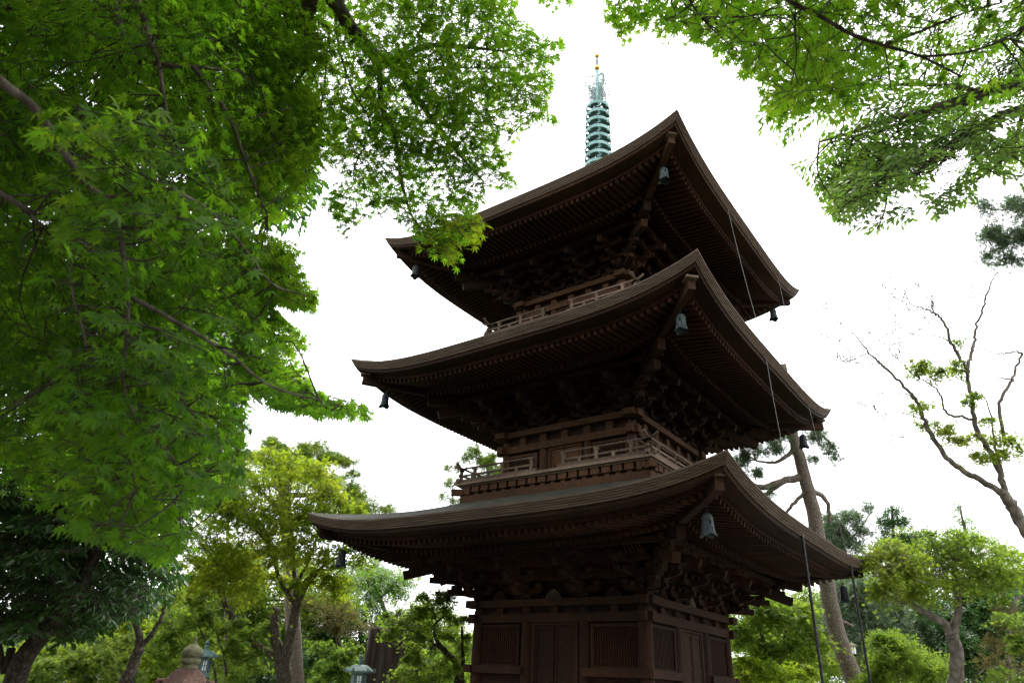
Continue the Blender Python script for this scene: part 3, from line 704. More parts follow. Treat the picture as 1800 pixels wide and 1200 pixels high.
    P = np.vstack(Ps); X = np.vstack(Xs); Nn = np.vstack(Ns); S = np.concatenate(Ss)
    if poly is not None:
        x, y, z = to_px(P); k = in_poly(x, y, poly); P, X, Nn, S = P[k], X[k], Nn[k], S[k]
    ok = P[:, 2] > .05; P, X, Nn, S = P[ok], X[ok], Nn[ok], S[ok]
    V, F = leaf_arrays(P, X, Nn, S, T); tri_mesh('crown', V, F, M[mat], t)
    return t
# sprays: a forked twig with opposite leaves, the way maples carry them
def spray(rg, L, nside, pitch, petiole=.03, wob=.04):
    LP, LX, TW = [], [], []
    def axis(p, a, L, lev):
        n = max(2, int(L/pitch)); pts = [p]
        for i in range(n):
            a += rg.normal()*.10; p = p+np.array([math.cos(a), math.sin(a)])*L/n; pts.append(p)
            last = i == n-1
            for sg in ((-1, 1) if not last else (-1, 0, 1)):
                aa = a+sg*rg.uniform(.6, 1.15)
                if lev < nside and not last and rg.uniform() < .72: axis(p, a+sg*rg.uniform(.55, .95), L*(1-(i+1)/n)*rg.uniform(.55, .85)+pitch*.8, lev+1)
                else:
                    q = p+np.array([math.cos(aa), math.sin(aa)])*petiole*rg.uniform(.6, 1.2); LP.append(q); LX.append([math.cos(aa), math.sin(aa)])
        TW.append(np.array(pts))
    axis(np.zeros(2), 0.0, L, 0)
    return np.array(LP), np.array(LX), TW
def canopy(t, poly, dist0, dist1, nspray, T, size, mat, L=.5, pitch=.075, nside=1, droop=.35, tilt=.35, seed=0, anchors=None, keep=1.0, name='crown', tw_r=.0016, bias=1.0, heading=None, conn=.8, holes=(), jit=7):
    rg = np.random.default_rng(seed+500); protos = [spray(rg, L*rg.uniform(.7, 1.2), nside, pitch, petiole=size*.45) for _ in range(10)]
    xs = [p[0] for p in poly]; ys = [p[1] for p in poly]
    Ps, Xs, Ns, Ss = [], [], [], []; tw = MB(); cnt = 0; tries = 0; used = None if anchors is None else np.zeros(len(anchors))
    while cnt < nspray and tries < nspray*20:
        tries += 1; x, y = rg.uniform(min(xs), max(xs)), rg.uniform(min(ys), max(ys))
        if not in_poly(np.array([x]), np.array([y]), poly)[0]: continue
        dd = dist0+(dist1-dist0)*rg.uniform()**bias; c = at(x, y, dd); cnt += 1
        LP, LX, TW = protos[rg.integers(10)]
        if heading is not None: yaw = heading+rg.normal()*.8
        elif anchors is not None:
            j = np.argmin(np.linalg.norm(anchors-c, axis=1)); v = c-anchors[j]; yaw = math.atan2(v[1], v[0])+rg.normal()*.5
        else: yaw = rg.uniform(0, 2*PI)
        ca, sa = math.cos(yaw), math.sin(yaw); dr = droop*rg.uniform(.3, 1.4); tx = rg.normal()*.16
        def tr(q, k=0.0):
            u = q[:, 0]-L*.5; vv = q[:, 1]
            return np.stack([ca*u-sa*vv, sa*u+ca*vv, -dr*(q[:, 0]/L)**2*L*.6+tx*vv+k], 1)+c
        P = tr(LP); n = len(P); P[:, 2] += rg.normal(size=n)*size*.22
        dxy = np.stack([ca*LX[:, 0]-sa*LX[:, 1], sa*LX[:, 0]+ca*LX[:, 1], -.25-droop*rg.uniform(.2, 1.6, n)], 1)
        nn = np.stack([rg.normal(size=n)*tilt+.25*ca, rg.normal(size=n)*tilt+.25*sa, np.ones(n)], 1)
        px, py, z = to_px(P); k = in_poly(px+rg.normal(size=n)*jit, py+rg.normal(size=n)*jit, poly) & (z > .35) & (rg.uniform(size=n) < keep)
        for (hx, hy, hr) in holes: k &= ((px-hx)**2+(py-hy)**2 > hr*hr)
        if k.sum() == 0: continue
        Ps.append(P[k]); Xs.append(dxy[k]); Ns.append(nn[k]); Ss.append(size*rg.uniform(.65, 1.15, int(k.sum())))
        for a_ in TW:
            Q = tr(a_); x_, y_, _ = to_px(Q); m = in_poly(x_, y_, poly)
            if m.sum() >= 2 and m[0]:
                e = len(m) if m.all() else int(np.argmin(m)); 
                if e >= 2: tw.tube(Q[:e], np.linspace(tw_r*1.3, tw_r*.6, e), n=3, cap=False)
        if anchors is not None:
            s0 = tr(np.zeros((1, 2)))[0]; j = np.argmin(np.linalg.norm(anchors-s0, axis=1)); v = s0-anchors[j]; l_ = np.linalg.norm(v)
            mx_, my_, _ = to_px(((anchors[j]+s0)/2)[None]); ex_, ey_, _ = to_px(s0[None])
            if l_ < conn and l_ > .05 and used[max(0, j-2):j+3].sum() < 3 and in_poly(mx_, my_, poly)[0] and in_poly(ex_, ey_, poly)[0]:
                used[j] += 1; pp = smooth_path([anchors[j], (anchors[j]+s0)/2+rg.normal(size=3)*l_*.08, s0], 3); tw.tube(pp, np.linspace(tw_r*2.6, tw_r*1.2, len(pp)), n=4, cap=False)
    V, F = leaf_arrays(np.vstack(Ps), np.vstack(Xs), np.vstack(Ns), np.concatenate(Ss), T)
    tri_mesh(name, V, F, M[mat], t); 
    if tw.v: tw.build('twig', M['twig'], t, kind='stuff')
    return len(np.concatenate(Ss))
NL = {}
# ------------------------------------------------------------------ big maples overhanging on the left
def limbs(t, specs, barkm='bark'):
    A = []
    for path, dist, w0, w1 in specs:
        mb = MB(); P = branch_mb(mb, path, dist, w0, w1, n=8); mb.build('branch', M[barkm], t, smooth=True); A.append(P)
    return np.vstack(A)
def trunk_to(t, bx, by, P_top, r0, r1, barkm='bark', mid=None):
    mb = MB(); pts = [(bx, by, -.1), (bx+.05, by+.08, .9)]+([mid] if mid is not None else [])+[tuple(P_top)]
    P = smooth_path(np.array(pts, float), 6); rr = np.linspace(r0, r1, len(P)); rr[0] *= 1.4; mb.tube(P, rr, n=14); mb.build('trunk', M[barkm], t, smooth=True); return P
polyA = [(380,-90),(900,-90),(905,25),(930,45),(960,70),(988,68),(985,95),(965,120),(978,150),(960,175),(982,215),(950,235),(925,225),(905,250),(880,235),(872,255),(900,275),(890,290),(915,325),(885,335),(860,325),(850,345),(840,380),(850,400),(830,430),(800,425),(815,465),(795,472),(765,455),(740,440),(745,425),(720,410),(700,385),(680,375),(650,380),(640,400),(610,415),(588,410),(600,390),(575,365),(575,345),(600,325),(590,300),(560,300),(545,320),(500,330),(430,300),(380,200)]
tA = thing('maple_tree', 'tall green maple whose small leaved boughs hang beside the pagoda top', 'tree', (4.6, -16.6, 0))
LA = limbs(tA, [([(560,-130,3.4),(575,-30,3.7),(610,40,4.0),(650,88,4.2),(666,102,4.3)], 4.2, .055, .03),
    ([(666,102),(700,106),(740,84),(775,80),(830,84,4.2),(880,90,4.2)], 4.3, .028, .006),
    ([(666,102),(668,150),(672,190),(690,225),(700,270),(706,320),(722,375),(740,400)], 4.25, .02, .005),
    ([(666,102),(700,122),(730,165),(752,200),(775,228),(810,275),(850,320)], 4.3, .026, .005),
    ([(700,106),(715,125),(718,160),(740,200)], 4.3, .012, .004), ([(745,215),(790,220),(850,215),(900,235)], 4.3, .008, .003),
    ([(535,-80,3.6),(545,0,3.8),(536,38,3.9),(545,62,4.0),(562,74,4.0)], 4, .05, .03),
    ([(562,74),(530,82),(495,88),(450,82),(420,70)], 4.0, .018, .006), ([(562,74),(545,110),(510,160),(490,200)], 4.0, .012, .004),
    ([(560,40),(578,52),(575,90),(570,150),(560,210)], 4.0, .008, .003), ([(590,50),(600,100),(620,160),(650,215),(640,260)], 4.1, .008, .003),
    ([(720,130),(790,120),(850,120),(920,118)], 4.3, .007, .003), ([(538,35),(510,48),(470,30),(430,28)], 3.9, .008, .004)], 'bark')
pa = at(560, -130, 3.4); trunk_to(tA, 4.6, -16.6, pa, .2, .05, mid=(5.4, -16.1, 5.35))
NL['A'] = canopy(tA, polyA, 3.5, 4.7, 400, T_MAPLEN, .041, 'maple', L=.36, pitch=.062, nside=1, seed=1, anchors=LA, jit=4, tilt=.3, droop=.4)
NL['A2'] = canopy(tA, [(740,385),(800,375),(850,388),(850,405),(828,432),(800,425),(815,465),(795,472),(765,455),(740,440),(748,425),(715,412)], 3.3, 3.7, 13, T_MAPLEN, .042, 'maple_lit', L=.3, pitch=.055, seed=12, anchors=LA, name='crown')  # lit tuft of the same maple, its light put into a brighter leaf colour
polyB = [(-900,-700),(600,-700),(560,-20),(560,300),(552,330),(520,345),(500,370),(470,392),(478,405),(530,432),(540,440),(512,452),(545,490),(557,515),(550,545),(520,542),(490,530),(470,535),(500,560),(551,605),(530,612),(520,622),(545,655),(550,680),(600,700),(625,714),(652,725),(640,730),(612,728),(590,722),(540,720),(500,715),(450,692),(430,690),(440,715),(425,745),(430,800),(440,850),(400,890),(360,910),(330,960),(292,1008),(262,1000),(240,960),(205,1000),(150,950),(115,962),(95,905),(60,860),(0,850),(-300,850),(-900,500)]
tB = thing('maple_tree', 'large leaved green maple filling the left side, its boughs closest to the viewer', 'tree', (5.4, -18.2, 0))
LB = limbs(tB, [([(-260,-60,1.9),(-80,70,1.9),(0,142,1.9),(60,190,1.9),(105,255,1.95),(145,315,2.0),(180,345,2.0),(205,380,2.0)], 2, .016, .006),
    ([(180,345),(215,345),(255,330),(300,332)], 2.0, .007, .003), ([(205,380),(215,440),(225,520),(222,600),(216,660),(222,700)], 2.0, .008, .004),
    ([(222,700),(250,745),(300,800),(330,850)], 2.0, .005, .0025), ([(222,700),(205,730),(225,800),(240,860)], 2.0, .004, .002),
    ([(-60,300,2.3),(0,340,2.3),(40,365,2.3),(75,400,2.3)], 2.3, .014, .006), ([(180,-120,2.9),(195,-20,3),(215,60,3),(240,90,3),(275,112,3),(340,118,3),(420,125,3.1)], 3, .018, .006),
    ([(230,-40,2.6),(255,40,2.6),(278,110,2.6),(290,180,2.6),(306,245,2.6)], 2.6, .012, .004), ([(130,390,2.2),(125,500,2.2),(150,600,2.2),(140,640,2.2)], 2.2, .005, .003),
    ([(300,330,2.2),(380,380,2.3),(440,450,2.4),(480,500,2.5),(540,520,2.6)], 2.3, .007, .003), ([(225,520,2.0),(300,560,2.1),(400,620,2.3),(480,680,2.5),(600,712,2.7)], 2.3, .008, .003),
    ([(340,118,3),(400,200,3),(430,280,3.1),(470,380,3.2)], 3, .012, .004), ([(222,600,2),(290,660,2.1),(350,740,2.2),(420,790,2.3)], 2, .006, .003)], 'bark')
pb = at(-260, -60, 1.9); trunk_to(tB, 5.4, -18.2, pb, .2, .07, mid=(5.9, -17.6, 2.0))
mb = MB(); mb.tube(smooth_path([pb, (pb+at(180, -120, 2.9))/2+[0, 0, .9], at(180, -120, 2.9)]), .03, n=8); mb.build('branch', M['bark'], tB, smooth=True)
inn = [(60,180),(330,190),(420,330),(455,430),(470,560),(500,640),(430,700),(430,830),(380,890),(290,1005),(240,960),(150,945),(100,900),(80,700),(60,500),(100,420),(90,330)]
NL['B1'] = canopy(tB, inn, 1.7, 2.6, 105, T_MAPLEM, .038, 'maple', L=.32, pitch=.062, seed=2, anchors=LB, droop=.7, tilt=.5)
NL['B2'] = canopy(tB, [(-500,120),(0,140),(150,130),(260,190),(380,230),(440,330),(430,430),(450,560),(455,640),(420,700),(430,830),(390,880),(290,1000),(240,955),(150,945),(100,900),(0,850),(-400,850)], 2.3, 3.9, 430, T_MAPLEM, .037, 'maple', L=.4, pitch=.062, seed=3, anchors=LB, droop=.5, tilt=.4)
NL['B3'] = canopy(tB, [(min(p[0], 455 if p[1] > 320 else 560-.3*max(0, 320-p[1])), p[1]) if p[1] < 860 else (p[0], 860+(p[1]-860)*.3) for p in polyB], 3.4, 6.0, 640, T_MAPLEN, .042, 'maple', L=.45, pitch=.062, seed=4, anchors=LB, droop=.4, conn=.4, jit=5)
NL['B7'] = canopy(tB, [(-500,-500),(440,-500),(430,60),(440,250),(380,260),(200,260),(60,330),(-400,330)], 2.3, 4.4, 330, T_MAPLEN, .040, 'maple', L=.42, pitch=.06, seed=46, anchors=LB, droop=.4, conn=.5, jit=35)
NL['B8'] = canopy(tB, [(440,655),(520,640),(552,684),(600,699),(655,716),(655,734),(600,732),(540,728),(480,714)], 2.6, 3.6, 24, T_MAPLEN, .040, 'maple', L=.3, pitch=.055, seed=48, anchors=LB, droop=.3, conn=.5, jit=3)
NL['B5'] = canopy(tB, [(-500,-600),(430,-600),(400,60),(330,230),(230,260),(100,420),(0,760),(-400,800)], 3.6, 7.0, 520, T_MAPLEN, .044, 'maple', L=.45, pitch=.06, seed=44, droop=.4, conn=.4, jit=35)
NL['B6'] = canopy(tB, [(440,-60),(600,-60),(575,60),(560,300),(552,330),(520,345),(500,370),(470,392),(430,380),(420,100)], 3.2, 4.6, 60, T_MAPLEN, .041, 'maple', L=.36, pitch=.06, seed=45, anchors=LB, droop=.4, conn=.5, jit=26)
NL['B4'] = canopy(tB, [(400,400),(478,405),(530,432),(540,440),(512,452),(545,490),(557,515),(550,545),(520,542),(490,530),(470,535),(500,560),(551,605),(530,612),(520,622),(545,655),(550,680),(600,700),(652,725),(640,730),(590,722),(540,720),(500,715),(450,692),(420,690)], 3.2, 4.4, 130, T_MAPLEN, .041, 'maple', L=.34, pitch=.06, seed=5, anchors=LB, droop=.4, conn=.6, jit=3, tilt=.3)
# broad leaved evergreens behind them
polyE = [(-700,-500),(330,-500),(480,120),(545,250),(560,330),(530,380),(540,400),(505,400),(470,385),(430,420),(430,560),(440,640),(450,690),(425,720),(430,760),(380,780),(350,820),(330,900),(300,960),(330,1010),(290,1050),(220,1090),(120,1130),(40,1110),(-100,1130),(-700,900)]
tE = thing('evergreen_tree', 'dark broadleaf evergreen tree behind the maple boughs on the left, its trunk leaning right', 'tree')
eb = at(20, 1215, 8.5); tE.location = (eb[0], eb[1], 0)
mb = MB(); P = smooth_path([(eb[0]-.1, eb[1], -.1), at(20, 1215, 8.5), at(40, 1160, 8.5), at(70, 1120, 8.5), at(120, 1060, 8.6), at(170, 960, 8.8), at(200, 780, 9), at(210, 560, 9.4), at(220, 300, 10)]); mb.tube(P, np.linspace(.14, .05, len(P)), n=12); mb.build('trunk', M['dark_bark'], tE, smooth=True)
LE = limbs(tE, [([(170,960),(250,900),(330,840)], 8.8, .06, .02), ([(120,1060),(60,960),(0,880)], 8.6, .07, .02), ([(200,780),(300,700),(400,660)], 9, .06, .02), ([(205,600),(320,480),(430,430)], 9, .06, .02), ([(20,1140),(8,1180),(-5,1120),(-20,1080)], 8.6, .05, .03), ([(215,420),(330,330),(480,330),(530,360)], 9.5, .05, .015)], 'dark_bark')
LE = np.vstack([LE, P])
polyE1 = [(-300,740),(0,760),(200,740),(430,740),(400,800),(350,860),(330,930),(300,975),(325,1015),(290,1050),(215,1088),(120,1128),(60,1115),(0,1125),(-300,1150)]
NL['E1'] = canopy(tE, polyE1, 7.5, 10.5, 480, T_LANCE, .105, 'evergreen', L=.7, pitch=.085, nside=1, seed=6, anchors=LE, droop=.45, tilt=.8, tw_r=.005, conn=.9)
NL['E2'] = canopy(tE, polyE, 8.0, 12.0, 1300, T_OVAL, .16, 'evergreen', L=1.0, pitch=.12, nside=1, seed=7, anchors=LE, droop=.5, tilt=.6, tw_r=.005, conn=.7)
tO = thing('evergreen_tree', 'dark oval leaved bough showing between two maple boughs near the top', 'tree', (-4.5, -14.7, 0))
mb = MB(); PO = smooth_path([(-4.5, -14.7, -.1), (-4.3, -14.5, 3.5), at(-100, 80, 8), at(180, 100, 7.4), at(330, 150, 7.2)]); mb.tube(PO, np.linspace(.2, .06, len(PO)), n=12); mb.build('trunk', M['dark_bark'], tO, smooth=True)
LO = np.vstack([limbs(tO, [([(330,150,7.2),(420,230,6.8),(480,300,6.6),(530,340,6.5)], 7, .04, .01), ([(300,220,7.5),(400,60,7),(470,20,7)], 7, .04, .01)], 'dark_bark'), PO])
NL['O'] = canopy(tO, [(250,-60),(560,-60),(560,280),(548,330),(552,352),(536,358),(545,385),(520,372),(500,392),(470,385),(440,330),(380,280),(250,250)], 6.0, 7.5, 80, T_OVAL, .10, 'evergreen', L=.6, pitch=.09, seed=8, anchors=LO, droop=.5, tilt=.5, tw_r=.004, conn=.8)
# ------------------------------------------------------------------ right: maple overhead, small leaved tree behind, pine
polyC = [(1062,-80),(1060,10),(1072,40),(1085,62),(1102,80),(1112,55),(1140,38),(1165,68),(1190,45),(1222,70),(1245,95),(1275,90),(1330,150),(1350,215),(1385,245),(1400,200),(1460,180),(1500,240),(1560,200),(1620,170),(1700,180),(1800,190),(2500,300),(2500,-700),(1062,-700)]
tC = thing('maple_tree', 'green maple bough overhanging the top right corner, nearest there', 'tree', (12.6, -15.0, 0))
LC = limbs(tC, [([(1300,-160,2.4),(1345,-50,2.5),(1385,0,2.5),(1440,28,2.5),(1500,62,2.5),(1560,82,2.5),(1620,100,2.5),(1690,135,2.5)], 2.5, .011, .004), ([(1555,80),(1620,55),(1690,25),(1760,5)], 2.5, .006, .003), ([(1620,100),(1700,92),(1790,62)], 2.5, .005, .003),
    ([(1555,80),(1560,110),(1567,160)], 2.5, .003, .002), ([(1398,5),(1398,60),(1400,100),(1390,150)], 2.5, .003, .002), ([(1150,-100,2.9),(1200,-20,2.9),(1230,30,2.9)], 2.9, .01, .003), ([(2300,-300,2.8),(1900,-60,2.6),(1790,62,2.5)], 2.6, .03, .005)], 'dark_bark')
trunk_to(tC, 12.6, -15.0, at(2300, -300, 2.8), .2, .05, mid=(12.2, -14.8, 2.4))
mb = MB(); mb.tube(smooth_path([at(2300, -300, 2.8), at(1700, -350, 2.8), at(1300, -160, 2.4)]), .03, n=8); mb.build('branch', M['dark_bark'], tC, smooth=True)
NL['C'] = canopy(tC, polyC, 2.3, 3.6, 330, T_MAPLEM, .035, 'maple', L=.36, pitch=.062, seed=9, anchors=LC, droop=.45, keep=.9)
NL['C3'] = canopy(tC, [(1062,-60),(1060,10),(1072,40),(1085,62),(1102,80),(1112,55),(1140,38),(1165,68),(1190,45),(1222,70),(1245,95),(1275,90),(1330,150),(1350,215),(1420,190),(1500,200),(1500,-60)], 2.6, 4.0, 85, T_MAPLEM, .035, 'maple', L=.34, pitch=.06, seed=19, anchors=LC, droop=.45)
NL['C2'] = canopy(tC, [(945,-60),(1005,-60),(1003,5),(990,10),(970,20),(960,6),(944,4)], 3.2, 3.6, 8, T_MAPLE, .036, 'maple', L=.3, seed=15)
polyD = [(1180,-60),(1250,60),(1262,105),(1285,112),(1292,145),(1305,150),(1322,175),(1345,182),(1330,212),(1342,242),(1362,262),(1392,292),(1430,330),(1452,338),(1472,355),(1450,370),(1492,400),(1522,412),(1568,396),(1600,390),(1614,366),(1560,350),(1590,330),(1620,350),(1645,385),(1680,362),(1720,350),(1705,330),(1740,300),(1800,330),(2400,500),(2400,-600),(1180,-600)]
tD = thing('zelkova_tree', 'small leaved green tree reaching in from the right behind the maple bough', 'tree', (14.5, -7.5, 0))
LD = limbs(tD, [([(2150,120,6.5),(1950,130,6.2),(1800,148,6),(1730,162,6),(1680,178,6),(1620,195,5.9),(1560,210,5.8),(1500,232,5.7),(1440,250,5.7)], 6, .07, .008), ([(1760,155),(1690,185),(1620,205),(1560,225),(1500,240),(1460,250)], 6.1, .025, .006),
    ([(1950,160,6.2),(1800,190,6),(1740,212,6),(1690,240,6),(1640,280,5.9),(1590,320,5.8),(1560,340,5.8)], 6, .045, .006), ([(1690,240),(1640,300),(1600,310)], 6, .012, .004), ([(1730,162),(1650,150),(1560,150),(1450,160),(1350,130)], 5.9, .02, .005), ([(1800,190),(1780,260),(1740,300),(1700,330)], 6, .02, .005)], 'grey_bark')
trunk_to(tD, 14.5, -7.5, at(2150, 120, 6.5), .25, .08, 'grey_bark', mid=(14.2, -8.4, 3))
NL['D2'] = canopy(tD, [(1440,240),(1560,200),(1810,190),(1810,330),(1740,300),(1705,330),(1720,350),(1680,362),(1645,385),(1620,350),(1590,330),(1560,350),(1614,366),(1600,390),(1568,396),(1522,412),(1492,400),(1450,370),(1440,340)], 5.0, 6.8, 40, T_OVAL, .066, 'zelkova', L=.5, pitch=.045, jit=2, nside=1, seed=101, anchors=LD, droop=.4, tilt=.45, tw_r=.003, conn=1.2, holes=((1665,300,22),(1690,275,16),(1755,232,12)))
NL['D'] = canopy(tD, polyD, 5.0, 7.2, 520, T_OVAL, .066, 'zelkova', L=.5, pitch=.045, jit=2, nside=1, seed=10, anchors=LD, droop=.4, tilt=.45, tw_r=.003, conn=1.2, holes=((1665,300,26),(1640,325,22),(1690,275,18),(1755,232,14),(1605,345,14),(1540,270,11),(1500,335,10)))
tree('grey green pine reaching in at the right edge below the leafy boughs', 'tree', 9.0, [([(2050,900),(2020,600),(1960,380),(1880,330)], .22, .07), ([(1880,330),(1840,380),(1790,420),(1750,440)], .05, .012), ([(1900,330),(1850,340),(1790,350)], .04, .01)],
    [(1765,410,52,34), (1745,455,32,20), (1795,455,30,22), (1770,360,55,22), (1850,400,60,60)], T_NEEDLE, .085, 'pine', cover=2.0, barkm='pine_bark', name='pine_tree', clump=.2, flat=.5, seed=20, limb_r=.012, droop=.1)
# ------------------------------------------------------------------ nearly bare maple on the right
t = tree('half bare maple against the sky at the right with few leaf tufts', 'tree', 12.5,
    [([(1960,1230),(1860,1020),(1800,925),(1772,880),(1757,862)], .15, .08), ([(1762,866),(1720,842),(1680,818),(1650,785),(1625,740),(1612,705),(1590,680),(1560,650),(1528,620),(1500,585),(1482,570)], .06, .004),
     ([(1775,885),(1762,850),(1745,800),(1722,768),(1713,735),(1708,700),(1700,652),(1706,625),(1713,600),(1716,575),(1728,540),(1738,510),(1752,480),(1768,462)], .055, .006), ([(1702,655),(1690,632),(1673,600),(1656,562),(1643,550),(1615,540),(1588,530)], .035, .006),
     ([(1714,740),(1690,732),(1664,726),(1655,700),(1645,682),(1622,668),(1600,655)], .028, .008), ([(1765,860),(1762,830),(1752,790),(1745,760),(1740,720),(1725,690)], .032, .009), ([(1768,780),(1756,715),(1772,680),(1784,655),(1795,622),(1780,618),(1755,622),(1725,612)], .034, .008),
     ([(1782,668),(1765,665),(1742,660)], .02, .006), ([(1645,555),(1640,545),(1640,530)], .02, .008), ([(1673,600),(1640,590),(1610,588),(1590,600)], .012, .004), ([(1612,705),(1585,690),(1565,690)], .015, .005), ([(1625,740),(1595,728),(1560,728),(1540,730)], .012, .003), ([(1650,782),(1620,765),(1590,768),(1570,772)], .01, .003)],
    [(1640,655,42,20), (1612,640,22,14), (1612,715,28,16), (1640,755,40,22), (1690,650,18,26), (1705,700,20,20), (1750,770,40,24), (1735,800,40,20), (1690,770,30,18), (1780,790,24,18), (1680,600,12,8), (1740,740,20,14)],
    T_STAR5, .05, 'maple_soft', cover=1.5, barkm='grey_bark', name='maple_tree', clump=.5, flat=.3, seed=21, limb_r=.010)
bt = MB(); rg_ = np.random.default_rng(5)
for px_, py_, dx, dy, L in [(1482,570,-1,.8,.5),(1500,585,-1,-.2,.45),(1528,620,-1,-.3,.5),(1545,640,-.8,.1,.45),(1588,530,-1,.1,.45),(1600,535,-.6,.9,.4),(1615,540,-.8,-.7,.35),(1640,530,-.3,1,.35),(1640,545,.5,1,.3),(1656,562,-1,-.1,.4),(1590,600,-1,-.2,.5),(1610,588,-1,.4,.45),(1565,690,-1,.1,.35),(1560,728,-1,.1,.35),(1575,665,-1,.6,.5),(1600,655,-.8,.8,.45),(1768,462,.2,1,.4),(1728,540,-1,.7,.35),(1590,768,-1,-.1,.3),(1725,612,-.8,.6,.3)]:
    d = unit(Rv*dx+Uv*dy+Fv*rg_.normal()*.3); twigs(bt, at(px_, py_, 12.5), d, L, .010, rg_, 2)
bt.build('twig', M['grey_bark'], t, kind='stuff')
# ------------------------------------------------------------------ tall leaning pine right behind the pagoda
pt = tree('tall leaning pine with plated brown trunk rising behind the pagoda on the right', 'tree', 22.0,
    [([(1512,1225),(1488,1160),(1466,1090),(1448,1000),(1430,900),(1418,850),(1404,800),(1392,755),(1385,700),(1375,640)], .31, .12), ([(1410,838),(1375,846),(1345,856),(1318,850),(1300,835)], .13, .06), ([(1375,848),(1350,866),(1330,880)], .08, .04), ([(1419,862),(1400,880),(1384,898),(1383,906)], .07, .035), ([(1428,862),(1446,872),(1456,890),(1458,918)], .085, .05),
     ([(1398,785),(1385,800),(1362,812),(1330,810)], .09, .03), ([(1390,745),(1420,750),(1450,770),(1470,790)], .07, .02), ([(1462,1080),(1480,1090),(1500,1100)], .06, .03)],
    [(1322,795,42,14), (1345,780,42,14), (1300,772,30,16), (1368,765,28,12), (1436,770,30,14), (1458,785,16,18), (1470,810,9,16), (1428,806,8,16), (1330,830,22,10), (1372,790,14,8), (1445,760,16,10), (1340,865,22,9), (1308,810,18,20)], T_NEEDLE, .17, 'pine', cover=1.9, barkm='pine_bark', name='pine_tree', clump=.38, flat=.5, seed=22, limb_r=.02, droop=.1)
